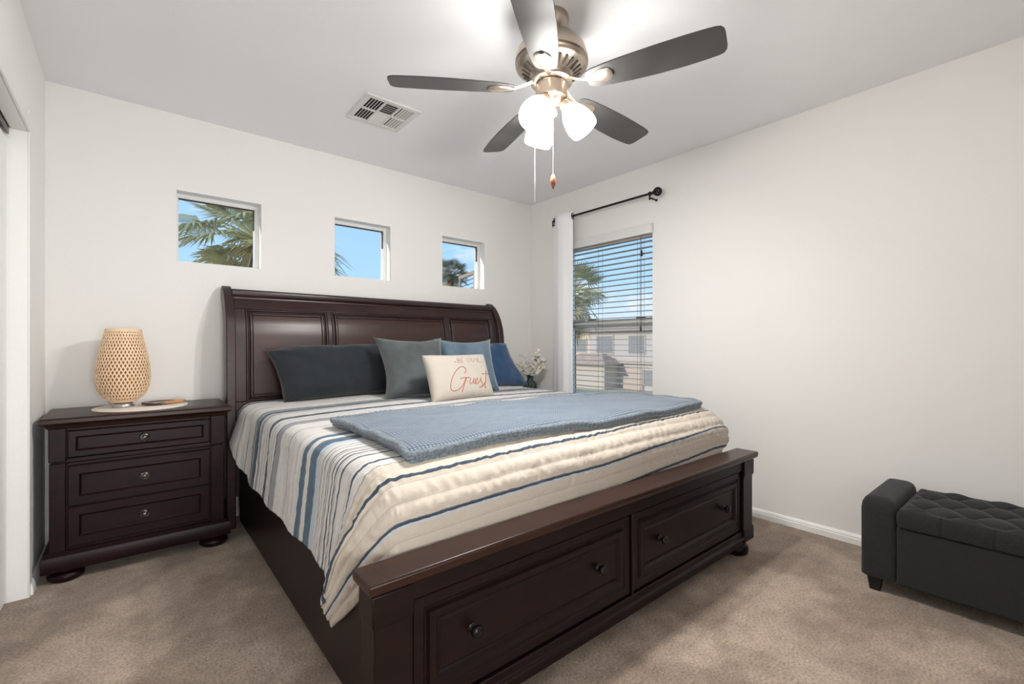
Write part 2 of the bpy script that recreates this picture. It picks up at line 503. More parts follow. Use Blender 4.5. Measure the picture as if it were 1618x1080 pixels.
# tall single-hung window in the right wall
xo = RW + 0.085
fr = MB()
fr.box(xo, xo + 0.055, WY0, WY0 + 0.03, WZ0, WZ1); fr.box(xo, xo + 0.055, WY1 - 0.03, WY1, WZ0, WZ1)
fr.box(xo, xo + 0.055, WY0 + 0.03, WY1 - 0.03, WZ0, WZ0 + 0.04); fr.box(xo, xo + 0.055, WY0 + 0.03, WY1 - 0.03, WZ1 - 0.03, WZ1)
w4 = struct(fr.build('window_4', MT['vinyl'], bevel=0.002))
MB().box(xo - 0.008, xo + 0.05, WY0 + 0.03, WY1 - 0.03, 1.226, 1.290).build('meeting_rail', MT['vinyl'], w4, bevel=0.003)
MB().box(xo + 0.034, xo + 0.040, WY0 + 0.02, WY1 - 0.02, WZ0 + 0.02, 1.25).build('pane', MT['glass'], w4, smooth=False)
MB().box(xo + 0.034, xo + 0.040, WY0 + 0.02, WY1 - 0.02, 1.27, WZ1 - 0.02).build('pane', MT['glass'], w4, smooth=False)
for y in (2.16, 2.66):
    MB().box(xo - 0.004, xo + 0.03, y - 0.035, y + 0.035, 1.290, 1.302).build('sash_lock', MT['bronze'], w4, bevel=0.002)

# ================================================================== WINDOW BLIND
BX = RW + 0.042
bl = thing('window_blind', 'white horizontal slat blind lowered over the tall window', 'blind', (BX, (WY0 + WY1) / 2, WZ0 + 0.01))
MB().box(RW - 0.034, RW - 0.002, WY0 - 0.012, WY1 + 0.012, 1.917, 1.993).build('valance', MT['vinyl'], bl, bevel=0.004)
MB().box(BX - 0.026, BX + 0.026, WY0 + 0.004, WY1 - 0.004, 1.905, 1.950).build('headrail', MT['slat'], bl, bevel=0.003)
sl = MB()
zs = []
z = 1.875
while z > WZ0 + 0.05:
    zs.append(z); z -= 0.0445
for z in zs:
    loops = []
    for y in (WY0 + 0.006, WY1 - 0.006):
        top = [(BX - 0.025 + 0.05 * k / 6, y, z + 0.0035 * (1 - (k / 3 - 1) ** 2) + 0.0015) for k in range(7)]
        bot = [(BX - 0.025 + 0.05 * k / 6, y, z + 0.0035 * (1 - (k / 3 - 1) ** 2) - 0.0012) for k in range(6, -1, -1)]
        loops.append(top + bot)
    sl.loft(loops)
sl.build('slats', MT['slat'], bl, ang=30)
MB().box(BX - 0.025, BX + 0.025, WY0 + 0.006, WY1 - 0.006, WZ0 + 0.012, WZ0 + 0.03).build('bottom_rail', MT['slat'], bl, bevel=0.003)
lc = MB()
for y in (WY0 + 0.12, WY0 + 0.145, (WY0 + WY1) / 2 + 0.06, WY1 - 0.1):
    lc.tube([(BX - 0.027, y, 1.905), (BX - 0.027, y, WZ0 + 0.03)], 0.0013, 5)
    lc.tube([(BX + 0.027, y, 1.905), (BX + 0.027, y, WZ0 + 0.03)], 0.0013, 5)
lc.build('ladder_cords', MT['cord'], bl)
pc = MB().tube([(BX - 0.034, 2.092, 1.93), (BX - 0.034, 2.092, 1.80)], 0.0016, 6)
pc = pc.build('pull_cord', MT['cord'], bl)
MB().lathe([(0.003, 0.045), (0.007, 0.038), (0.010, 0.0), (0.006, -0.004)], Matrix.Translation((BX - 0.034, 2.092, 1.765)), 10).build('tassel', MT['tassel'], pc)
pc = MB().tube([(BX - 0.034, 2.10, 1.93), (BX - 0.034, 2.10, 1.22)], 0.0014, 6).build('pull_cord', MT['cord'], bl)
MB().lathe([(0.003, 0.035), (0.006, 0.03), (0.008, 0.0), (0.005, -0.004)], Matrix.Translation((BX - 0.034, 2.10, 1.188)), 10).build('tassel', MT['tassel'], pc)

# ================================================================== CURTAIN ROD AND CURTAIN
RX, RZ = RW - 0.09, 2.188
rod = thing('curtain_rod', 'dark bronze curtain rod with round ball end above the tall window', 'curtain rod', (RX, 2.4, RZ))
MB().tube([(RX, 1.945, RZ), (RX, 2.965, RZ)], 0.0085, 14).build('pole', MT['bronze'], rod)
fin = MB()
fin.lathe([(0.010, 0.030), (0.015, 0.024), (0.015, 0.012), (0.009, 0.008), (0.009, 0.0), (0.014, -0.008), (0.011, -0.016)], axis_m((RX, 1.934, RZ), (0, 1, 0)), 16)
for k in range(10):
    a = k * PI / 10
    fin.tube([(RX + 0.029 * math.sin(t) * math.cos(a), 1.889 + 0.029 * math.cos(t), RZ + 0.029 * math.sin(t) * math.sin(a)) for t in np.linspace(0.1, 2 * PI - 0.1, 28)], 0.0026, 5)
for t in (0.6, 1.05, 1.57, 2.1, 2.55):
    fin.tube([(RX + 0.029 * math.sin(t) * math.cos(a), 1.889 + 0.029 * math.cos(t), RZ + 0.029 * math.sin(t) * math.sin(a)) for a in np.linspace(0, 2 * PI, 24)[:-1]], 0.0026, 5, closed=True)
fin.build('ball_finial', MT['bronze'], rod)
for yb in (1.955, 2.962):
    br = MB()
    br.tube([(RX, yb, RZ - 0.01), (RX, yb, RZ - 0.045)], 0.006, 8)
    br.tube([(RX, yb, RZ - 0.03), (RW - 0.004, yb, RZ - 0.03)], 0.006, 8)
    br.lathe([(0.010, 0), (0.010, 0.004), (0.007, 0.007)], axis_m((RW - 0.001, yb, RZ - 0.03), (-1, 0, 0)), 14)
    br.build('bracket', MT['bronze'], rod)

cu = thing('curtain', 'white grommet curtain gathered at the left of the tall window', 'curtain', (RX, 2.86, 0.02))
nu, nv = 120, 60
P = np.zeros((nu, nv, 3))
for i in range(nu):
    s = i / (nu - 1)
    for j in range(nv):
        t = j / (nv - 1)
        z = 2.225 - 2.2 * t
        spread = 0.272 + 0.025 * t
        y = 2.988 + 0.012 * t - spread * s + 0.010 * math.sin(2.1 * PI * s + 1.0) * t
        if s < 0.2:
            g_ = math.sin(PI * (0.2 - s) / 0.4)
        else:
            q_ = (s - 0.2) / 0.8
            g_ = -math.sin(PI * q_) ** 0.8 + (0.32 * math.sin(3 * PI * q_) + 0.18 * math.sin(5 * PI * q_ + 0.4 * t)) * (0.35 + 0.65 * t) * math.sin(PI * q_)
        x = RX + 0.040 * g_ + 0.005 * math.sin(9 * s + 4 * t) * t
        P[i, j] = (x, y, z)
cb = MB().grid(P)
cb.build('panel', MT['curtain'], cu, solid=0.002, fix=False)
for (s, y) in ((0, 2.933), (1, 2.720)):
    m = axis_m((RX, y, RZ), (0.35 if s else 0.2, -1, 0.0))
    ring = MB()
    loops = []
    for k in range(24):
        a = 2 * PI * k / 24
        loops.append([m @ Vector(((0.022 + 0.006 * math.cos(q)) * math.cos(a), (0.022 + 0.006 * math.cos(q)) * math.sin(a), 0.004 * math.sin(q))) for q in np.linspace(0, 2 * PI, 9)[:-1]])
    loops.append(loops[0])
    ring.loft(loops, cap=False)
    ring.build('grommet', MT['bronze'], cu)

# ================================================================== CEILING REGISTER
vx0, vx1, vy0, vy1 = 0.985, 1.310, 2.40, 2.725
vt = thing('air_vent', 'white square metal air register in the ceiling above the bed', 'vent', ((vx0 + vx1) / 2, (vy0 + vy1) / 2, CE))
fr = MB(); z0, z1 = CE - 0.010, CE - 0.0005
m1 = 0.030
fr.box(vx0, vx1, vy0, vy0 + m1, z0, z1); fr.box(vx0, vx1, vy1 - m1, vy1, z0, z1)
fr.box(vx0, vx0 + m1, vy0 + m1, vy1 - m1, z0, z1); fr.box(vx1 - m1, vx1, vy0 + m1, vy1 - m1, z0, z1)
ix0, ix1, iy0, iy1 = vx0 + m1, vx1 - m1, vy0 + m1, vy1 - m1
c3 = (ix1 - ix0) / 3
fr.box(ix0 + c3 - 0.006, ix0 + c3 + 0.006, iy0, iy1, z0, z1)
fr.box(ix0 + 2 * c3 - 0.006, ix0 + 2 * c3 + 0.006, iy0, iy1, z0, z1)
ym = (iy0 + iy1) / 2
fr.box(ix0, ix0 + c3 - 0.006, ym - 0.006, ym + 0.006, z0, z1)
fr.box(ix0 + c3 + 0.006, ix0 + 2 * c3 - 0.006, ym - 0.006, ym + 0.006, z0, z1)
fr.box(ix0 + 2 * c3 + 0.006, ix1, ym - 0.006, ym + 0.006, z0, z1)
fr.build('frame', MT['vent'], vt, bevel=0.0015)
MB().box(ix0, ix1, iy0, iy1, CE - 0.0018, CE - 0.0004).build('duct_opening', MT['duct'], vt, smooth=False)
lv = MB()
for (a, c, tilt, n) in ((ix0, ix0 + c3 - 0.006, -38, 5), (ix0 + 2 * c3 + 0.006, ix1, 38, 5)):
    for k in range(n):
        x = a + (k + (1.0 if tilt > 0 else 0.0)) * (c - a) / n
        for (q0, q1) in ((iy0, ym - 0.006), (ym + 0.006, iy1)):
            M = Matrix.Translation((x, 0, CE - 0.006)) @ Matrix.Rotation(math.radians(tilt), 4, 'Y')
            lv.box(-0.005, 0.005, q0, q1, -0.0007, 0.0007, M)
a, c = ix0 + c3 + 0.006, ix0 + 2 * c3 - 0.006
for (q0, q1, tilt) in ((iy0, ym - 0.006, 36), (ym + 0.006, iy1, -36)):
    for k in range(6):
        y = q0 + (k + 0.5) * (q1 - q0) / 6
        M = Matrix.Translation((0, y, CE - 0.006)) @ Matrix.Rotation(math.radians(tilt), 4, 'X')
        lv.box(a, c, -0.006, 0.006, -0.0007, 0.0007, M)
lv.build('louvers', MT['vent'], vt, smooth=False)

# ================================================================== CEILING FAN
FC = (1.347, 1.365)
fan = thing('ceiling_fan', 'five-blade brushed nickel ceiling fan with three lit glass shades', 'ceiling fan', (FC[0], FC[1], CE))
FM = Matrix.Translation((FC[0], FC[1], 0))
MB().lathe([(0.070, CE - 0.0005), (0.072, CE - 0.012), (0.070, CE - 0.030), (0.058, CE - 0.055), (0.035, CE - 0.070), (0.02, CE - 0.075)], FM, 40).build('canopy', MT['nickel'], fan)
MB().lathe([(0.013, CE - 0.074), (0.013, 2.345), (0.030, 2.340), (0.030, 2.325)], FM, 20).build('downrod', MT['nickel2'], fan)
mh = MB().lathe([(0.03, 2.352), (0.055, 2.352), (0.085, 2.345), (0.118, 2.325), (0.140, 2.296), (0.150, 2.262), (0.151, 2.250), (0.146, 2.246), (0.150, 2.240), (0.147, 2.232), (0.136, 2.226),
                 (0.134, 2.2255), (0.080, 2.186), (0.078, 2.178), (0.085, 2.174), (0.086, 2.166), (0.078, 2.162), (0.066, 2.160), (0.03, 2.160)], FM, 64)
mh = mh.build('motor_housing', MT['nickel'], fan, ang=50)
vs = MB()
for k in range(26):
    a = 2 * PI * (k + 0.5) / 26
    M = FM @ Matrix.Rotation(a, 4, 'Z') @ Matrix.Translation((0.1075, 0, 2.2052)) @ Matrix.Rotation(-math.atan2(0.0395, 0.054), 4, 'Y')
    vs.box(-0.019, 0.019, -0.0045, 0.0045, -0.0035, 0.0004, M)
vs.build('vent_slots', MT['darkslot'], mh, bevel=0.002)
MB().lathe([(0.055, 2.160), (0.064, 2.156), (0.066, 2.150), (0.066, 2.108), (0.063, 2.100), (0.050, 2.094), (0.046, 2.085), (0.030, 2.070), (0.016, 2.066), (0.012, 2.062)], FM, 48).build('switch_housing', MT['nickel2'], fan)
gl = mat('finial_glass', (235, 235, 235), 0.06, spec=0.7); gl.node_tree.nodes['Principled BSDF'].inputs['Transmission Weight'].default_value = 0.7
MB().lathe([(0.010, 2.062), (0.020, 2.055), (0.024, 2.044), (0.022, 2.032), (0.012, 2.024), (0.004, 2.021)], FM, 24).build('glass_finial', gl, fan)

PH0 = math.radians(145.67)
for k in range(5):
    a = PH0 - k * 2 * PI / 5
    p = math.radians(12)
    R0 = FM @ Matrix.Rotation(a, 4, 'Z') @ Matrix.Translation((0, 0, 2.137))
    # local x radial, y tangential; pitched so that +y edge is lower
    BM = R0 @ Matrix.Rotation(-p, 4, 'X')
    wid = [(0.155, 0.028), (0.165, 0.040), (0.185, 0.048), (0.24, 0.056), (0.32, 0.063), (0.42, 0.068), (0.52, 0.069), (0.60, 0.066), (0.635, 0.063), (0.650, 0.058), (0.659, 0.046), (0.662, 0.03)]
    up = [Vector((r, w + 0.010 * math.sin((r - 0.15) * 4), 0)) for r, w in wid]
    dn = [Vector((r, -w + 0.010 * math.sin((r - 0.15) * 4), 0)) for r, w in reversed(wid)]
    out = up + dn
    bb = MB()
    lo = [BM @ (q + Vector((0, 0, -0.003))) for q in out]; hi = [BM @ (q + Vector((0, 0, 0.003))) for q in out]
    bb.loft([lo, hi])
    blade = bb.build('blade', MT['blade'], fan, bevel=0.0012)
    ir = MB()
    prof = [(0.060, 0.016, 0.030), (0.085, 0.014, 0.026), (0.115, 0.010, 0.012), (0.150, 0.011, 0.001), (0.180, 0.018, -0.0055), (0.205, 0.029, -0.0075), (0.228, 0.036, -0.0075), (0.245, 0.033, -0.0075), (0.256, 0.022, -0.0075), (0.262, 0.010, -0.0072)]
    loops = []
    for r, w, zz in prof:
        q = R0 if r < 0.12 else BM
        loops.append([q @ Vector((r, -w, zz + 0.003)), q @ Vector((r, -w * 0.9, zz)), q @ Vector((r, -w * 0.25, zz - 0.004)), q @ Vector((r, w * 0.25, zz - 0.004)), q @ Vector((r, w * 0.9, zz)), q @ Vector((r, w, zz + 0.003))])
    ir.loft(loops)
    ir.build('blade_iron', MT['nickel2'], blade, ang=30)

vr = Vector((math.cos(YAW), -math.sin(YAW), 0)); vf = Vector((math.sin(YAW), math.cos(YAW), 0))
for ang in (-8, -128, 112):
    a = math.radians(ang)
    rad = vr * math.cos(a) + vf * math.sin(a)
    tilt = math.radians(36)
    d = (rad * math.sin(tilt) + Vector((0, 0, -math.cos(tilt)))).normalized()
    base = Vector((FC[0], FC[1], 2.088)) + rad * 0.047
    M = axis_m(base, d) @ Matrix.Scale(0.94, 4)
    arm = MB().lathe([(0.010, -0.02), (0.012, 0.0), (0.024, 0.008), (0.028, 0.016), (0.029, 0.034), (0.026, 0.036)], M, 24).build('lamp_arm', MT['nickel2'], fan)
    outer = [(0.026, 0.030), (0.032, 0.040), (0.044, 0.058), (0.055, 0.082), (0.062, 0.108), (0.065, 0.132), (0.064, 0.150), (0.060, 0.164)]
    inner = [(0.057, 0.162), (0.060, 0.150), (0.061, 0.132), (0.058, 0.108), (0.051, 0.082), (0.040, 0.058), (0.028, 0.042)]
    MB().lathe(outer + inner, M, 36).build('glass_shade', MT['shade'], fan, ang=60)
    # the bulb's light leaving the open mouth of the shade
    bl_ = bpy.data.lights.new('bulb_light', 'AREA'); bl_.shape = 'DISK'; bl_.size = 0.105; bl_.energy = BULB_POWER; bl_.color = SHADE_TINT
    bo_ = bpy.data.objects.new('bulb_light', bl_); bo_.matrix_world = axis_m(base + d * 0.150, -d); COL.objects.link(bo_)


def chain(pts):
    c = MB()
    p0, p1 = Vector(pts[0]), Vector(pts[1])
    n = int((p0 - p1).length / 0.006)
    for i in range(n + 1):
        q = p0.lerp(p1, i / n)
        c.lathe([(0.0006, 0.0022), (0.0018, 0.0012), (0.0018, -0.0012), (0.0006, -0.0022)], Matrix.Translation(q), 6)
    c.tube([p0, p1], 0.0007, 4)
    return c


c1 = Vector((FC[0], FC[1], 0)) - vr * 0.070 - vf * 0.02
chain([(c1.x, c1.y, 2.085), (c1.x, c1.y, 1.672)]).build('pull_chain', MT['chain'], fan)
c2 = Vector((FC[0], FC[1], 0)) + vr * 0.002 - vf * 0.052
pcn = chain([(c2.x, c2.y, 2.095), (c2.x, c2.y, 1.768)]).build('pull_chain', MT['chain'], fan)
MB().lathe([(0.002, 0.032), (0.006, 0.028), (0.0105, 0.016), (0.0115, 0.004), (0.0095, -0.010), (0.0055, -0.018), (0.0045, -0.020), (0.0045, -0.024), (0.002, -0.028)], Matrix.Translation((c2.x, c2.y, 1.738)), 18).build('pendant', MT['pendant'], pcn)

# ================================================================== BED
BX0, BX1 = 0.445, 2.500
bed = thing('bed', 'dark espresso wooden sleigh bed with storage drawers in the footboard', 'bed', ((BX0 + BX1) / 2, 2.15, 0))
zf = [0.0, 0.83, 1.056, 1.15, 1.219, 1.295, 1.357, 1.401, 1.425]
yf = [3.118, 3.118, 3.122, 3.129, 3.141, 3.169, 3.206, 3.243, 3.275]


def hb(z):
    return float(np.interp(z, zf, yf))


def cbox(mb, x0, x1, z0, z1, d0, d1, nz=14):
    """box following the curved front of the headboard; d0,d1 offsets behind the post front"""
    loops = []
    for z in np.linspace(z0, z1, nz):
        y = hb(z)
        loops.append([(x0, y + d0, z), (x1, y + d0, z), (x1, y + d1, z), (x0, y + d1, z)])
    mb.loft(loops)


h = MB()
HP = [(0.540, 1.022), (1.052, 1.945), (1.975, 2.395)]
ZT, ZB = 1.298, 0.74
xs = [0.478] + [q for p_ in HP for q in p_] + [2.462]
for i in range(0, len(xs), 2):
    cbox(h, xs[i], xs[i + 1], ZB, ZT, 0.022, 0.060)
cbox(h, 0.478, 2.462, ZT, 1.372, 0.022, 0.060)
cbox(h, 0.478, 2.462, 0.18, ZB, 0.022, 0.060, 4)
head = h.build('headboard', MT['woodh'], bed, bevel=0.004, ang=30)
for (x0, x1) in HP:
    m = MB()
    for ins, wd_, d in ((0.0, 0.012, 0.024), (0.012, 0.010, 0.034), (0.022, 0.016, 0.027)):
        a0, a1, c0, c1_ = x0 + ins, x1 - ins, ZB + ins, ZT - ins
        cbox(m, a0, a0 + wd_, c0, c1_, d, 0.055); cbox(m, a1 - wd_, a1, c0, c1_, d, 0.055)
        cbox(m, a0 + wd_, a1 - wd_, c1_ - wd_, c1_, d, 0.055, 3); cbox(m, a0 + wd_, a1 - wd_, c0, c0 + wd_, d, 0.055, 3)
    m.build('panel_moulding', MT['woodh'], head, bevel=0.004, ang=30)
    m = MB(); cbox(m, x0 + 0.038, x1 - 0.038, ZB + 0.038, ZT - 0.038, 0.031, 0.055, 24)
    m.build('panel', MT['woodv'], head, bevel=0.003, ang=30)
# rolled cap rail
loops = []
cap = [(0.018, 1.352), (0.014, 1.362), (0.016, 1.372), (0.010, 1.376), (0.004, 1.390), (0.006, 1.408), (0.020, 1.420), (0.045, 1.421), (0.068, 1.408), (0.078, 1.388), (0.074, 1.365), (0.060, 1.350)]
for x in (0.478, 2.462):
    loops.append([(x, hb(1.372) + d, z) for d, z in cap])
MB().loft(loops).build('cap_rail', MT['woodh'], head, ang=35)
pf = list(zip(yf, zf)) + [(3.292, 1.437), (3.312, 1.443), (3.332, 1.438), (3.345, 1.418), (3.346, 1.392), (3.334, 1.362), (3.31, 1.335), (3.267, 1.277), (3.24, 1.22), (3.228, 1.055), (3.205, 0.82), (3.205, 0.0)]
for (x0, x1) in ((0.433, 0.482), (2.458, 2.510)):
    MB().loft([[(x, y, z) for y, z in pf] for x in (x0, x1)]).build('post', MT['woodh'], head, bevel=0.005, ang=35)

# side rails and platform
for x0, x1 in ((0.500, 0.530), (2.415, 2.445)):
    MB().box(x0, x1, 1.13, 3.13, 0.042, 0.44).build('side_rail', MT['wood'], bed, bevel=0.004)
MB().box(0.530, 2.415, 1.135, 3.115, 0.33, 0.37).build('platform', MT['wood'], bed)

# footboard
FY = 1.046
fb = MB()
fb.box(BX0 + 0.10, BX1 - 0.10, FY + 0.03, 1.125, 0.10, 0.475)
fb.box(BX0 + 0.10, BX1 - 0.10, FY + 0.004, FY + 0.04, 0.440, 0.487)
fb.box(BX0 + 0.10, BX1 - 0.10, FY + 0.004, FY + 0.04, 0.105, 0.132)
fb.box(1.464, 1.476, FY + 0.004, FY + 0.04, 0.132, 0.440)
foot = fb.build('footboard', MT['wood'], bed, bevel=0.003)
for (x0, x1, s) in ((BX0, BX0 + 0.102, 1), (BX1 - 0.102, BX1, -1)):
    p = MB()
    # post: plain pilaster stepping outward a little below and above a shallow waist
    zz = [0.075, 0.135, 0.142, 0.150, 0.40, 0.408, 0.415, 0.487]
    ex = [0.006, 0.006, 0.003, 0.0, 0.0, 0.003, 0.006, 0.006]
    loops = []
    for z, e_ in zip(zz, ex):
        loops.append([(x0 - e_ if s > 0 else x0, FY - e_, z), (x1 if s > 0 else x1 + e_, FY - e_, z), (x1 if s > 0 else x1 + e_, 1.128, z), (x0 - e_ if s > 0 else x0, 1.128, z)])
    p.loft(loops)
    p.build('post', MT['wood'], foot, bevel=0.003, ang=25)
sb_ = MB()
sp = [(0.0, 0.487), (0.008, 0.492), (0.016, 0.494), (0.020, 0.499), (0.022, 0.508), (0.022, 0.520), (0.018, 0.525)]
loops = [[(BX0 - 0.004 - o_ * 0.7, FY - o_, z), (BX1 + 0.004 + o_ * 0.7, FY - o_, z), (BX1 + 0.004 + o_ * 0.7, 1.13 + o_ * 0.2, z), (BX0 - 0.004 - o_ * 0.7, 1.13 + o_ * 0.2, z)] for o_, z in sp]
sb_.loft(loops)
sb_.build('top_ledge', MT['woodtop'], foot, bevel=0.002, ang=30)
bmo = MB()
bp = [(0.004, 0.062), (0.004, 0.085), (-0.004, 0.092), (-0.004, 0.100), (0.006, 0.106), (0.008, 0.112)]
bmo.loft([[(BX0 + 0.10, FY + d - 0.002, z) for d, z in bp] + [(BX0 + 0.10, 1.11, 0.112), (BX0 + 0.10, 1.11, 0.062)],
          [(BX1 - 0.10, FY + d - 0.002, z) for d, z in bp] + [(BX1 - 0.10, 1.11, 0.112), (BX1 - 0.10, 1.11, 0.062)]])
bmo.build('base_moulding', MT['wood'], foot, bevel=0.002)


def bun(x, y, r, h, parent, m):
    pr = [(r * 0.70, h), (r * 0.70, h * 0.90), (r * 0.62, h * 0.86), (r * 0.62, h * 0.78), (r * 0.82, h * 0.70), (r * 0.97, h * 0.55), (r, h * 0.38), (r * 0.96, h * 0.18), (r * 0.82, h * 0.04), (r * 0.76, 0.0)]
    return MB().lathe(pr, Matrix.Translation((x, y, 0)), 32).build('bun_foot', m, parent, ang=50)


for x in (BX0 + 0.085, BX1 - 0.07):
    bun(x, FY + 0.055, 0.062, 0.078, foot, MT['wood'])


def knob(x, y, z, r, m, parent, plate=True):
    """round knob on a rosette, pointing to -y"""
    M = axis_m((x, y, z), (0, -1, 0))
    if plate:
        pr = [(r, 0), (r, 0.003), (r * 0.86, 0.006), (r * 0.72, 0.0045), (r * 0.55, 0.006), (r * 0.40, 0.010), (r * 0.44, 0.014), (r * 0.42, 0.020), (r * 0.25, 0.0235), (r * 0.05, 0.024)]
    else:
        pr = [(r * 0.8, 0), (r * 0.8, 0.003), (r * 0.45, 0.006), (r * 0.36, 0.012), (r * 0.5, 0.018), (r * 0.92, 0.022), (r, 0.027), (r * 0.92, 0.032), (r * 0.6, 0.0355), (r * 0.1, 0.037)]
    return MB().lathe(pr, M, 28).build('knob', m, parent, ang=50)


for (x0, x1) in ((0.552, 1.462), (1.478, 2.393)):
    w_, h_ = x1 - x0, 0.300
    d = MB()
    d.steps((x0, FY + 0.03, 0.136), (1, 0, 0), (0, 0, 1), (0, -1, 0), w_, h_,
            [(0, 0), (0, 0.014), (0.004, 0.018), (0.030, 0.018), (0.036, 0.012), (0.042, 0.012), (0.048, 0.022), (0.066, 0.022), (0.074, 0.012), (0.080, 0.010), (0.086, 0.014), (0.5 * h_ - 0.01, 0.014)])
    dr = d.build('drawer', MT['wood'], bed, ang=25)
    for kx in (x0 + 0.185, x1 - 0.185):
        knob(kx, FY + 0.0165, 0.292, 0.018, MT['blackknob'], dr, plate=False)

# ================================================================== QUILT
QL, QR, QF, QB, QZ = 0.566, 2.380, 1.330, 3.110, 0.733
rs = np.random.RandomState(3)


def crown(x, y):
    u = (x - QL) / (QR - QL)
    return QZ + 0.012 * math.sin(PI * min(max(u, 0), 1)) ** 0.7 + 0.010 * min(max(u, 0), 1) + 0.006 * vnoise(x * 2.3, y * 2.3, 4.0)


def drop(d, r, fl):
    q = r * PI / 2
    if d < q:
        return r * math.sin(d / r), r * (1 - math.cos(d / r))
    return r + fl * (d - q), r + (d - q)


def hemlen(y):
    return float(np.interp(y, [1.0, 1.55, 2.1, 2.6, 2.85, 3.02, 3.11], [0.40, 0.385, 0.395, 0.395, 0.36, 0.245, 0.23]))


LF = 0.345
du = 0.0068
NS = int((QR - QL + 0.70) / du); NT = int((QB - QF + LF) / du)
P = np.zeros((NS, NT, 3)); UV = np.zeros((NS, NT, 2))
for j in range(NT):
    tfrac = j / (NT - 1)
    t = QF - LF + tfrac * (QB - QF + LF)          # cloth coordinate along the bed
    hl_ = hemlen(t)
    for i in range(NS):
        f_ = i / (NS - 1)
        s = QL - hl_ + f_ * (QR - QL + hl_ + 0.30)
        db = QF - t if t < QF else 0.0
        if s < QL: da, sx = QL - s, -1
        elif s > QR: da, sx = s - QR, 1
        else: da, sx = 0.0, 0
        ax = min(max(s, QL), QR); ay = max(t, QF)
        z = crown(ax, ay)
        if da == 0 and db == 0:
            x, y = s, t
        else:
            dist = math.hypot(da, db); w = (da / dist) ** 2
            o1, n1 = drop(dist, 0.068, 0.11)
            th_ = min(dist / 0.165, PI / 2)
            o2, n2 = 0.18 * math.sin(th_), 0.15 * (1 - math.cos(th_)) + max(0, dist - 0.165 * PI / 2)
            ox = o1 * (da / dist); oy = o2 * (db / dist)
            wob = 0.006 * math.sin(t * 17 + 1.5) * min(1, da / 0.2) * (1 if sx < 0 else 0)
            wob += (0.045 * min(1, max(0, (t - 2.75) / 0.25)) + 0.05 * max(0, 1 - abs(t - 1.22) / 0.24)) * min(1, da / 0.25) ** 1.5 * (1 if sx < 0 else 0)
            fl_ = min(1, da / 0.40) ** 1.8
            x = ax + sx * (ox + wob); y = ay - oy * (1 - 0.75 * fl_) + (0.14 * (db / LF) * fl_ ** 1.5 if sx < 0 else 0)
            z = z - (w * n1 + (1 - w) * n2) - (0.055 * (db / LF) * fl_ if sx < 0 else 0)
            if sx > 0 and db > 0:
                z = max(z, 0.534 + 0.03 * math.sin(min(1, da / 0.3) * PI) * min(1, db / 0.2))
                x = min(x + 0.075 * min(1, da / 0.08) * min(1, db / 0.2), 2.53)
            y = max(y, 1.150)
        P[i, j] = (x, y, z)
        ur = min(1, max(0, (s - QL) / (QR - QL) - 0.45) / 0.5)
        UV[i, j] = (s, t - 0.045 * ur * min(1, db / 0.22))
gu = np.gradient(P, axis=0); gv = np.gradient(P, axis=1)
nr = np.cross(gu, gv); nr /= (np.linalg.norm(nr, axis=2, keepdims=True) + 1e-9)
SEAM = 0.053
for j in range(NT):
    t = QF - LF + j / (NT - 1) * (QB - QF + LF)
    ph = (t - (QF - LF)) / SEAM
    puff = abs(math.sin(PI * ph)) ** 0.6
    front = 1.0 if t < 1.25 else max(0.0, 1 - (t - 1.25) / 0.12)
    for i in range(NS):
        s = UV[i, j, 0]
        cell = math.floor(ph) * 3.7
        wr = 0.8 - 1.8 * abs(vnoise(s * 24 + t * 9 + cell, t * 6, 1.0)) - 1.4 * abs(vnoise(s * 46 - t * 12 + cell, t * 8, 7.0))
        side = min(1.0, max(0.0, (QL - s) / 0.1))
        hgt = front * (0.0070 * puff + 0.0060 * wr * puff) + (1 - front) * (0.0022 * puff + 0.0012 * vnoise(s * 30, t * 45, 2.0))
        hgt += side * (0.004 * vnoise(s * 6, t * 20, 9.0) + 0.002 * vnoise(s * 45, t * 30, 5.0))
        P[i, j] += nr[i, j] * hgt
P[..., 1] = np.maximum(P[..., 1], 1.146)


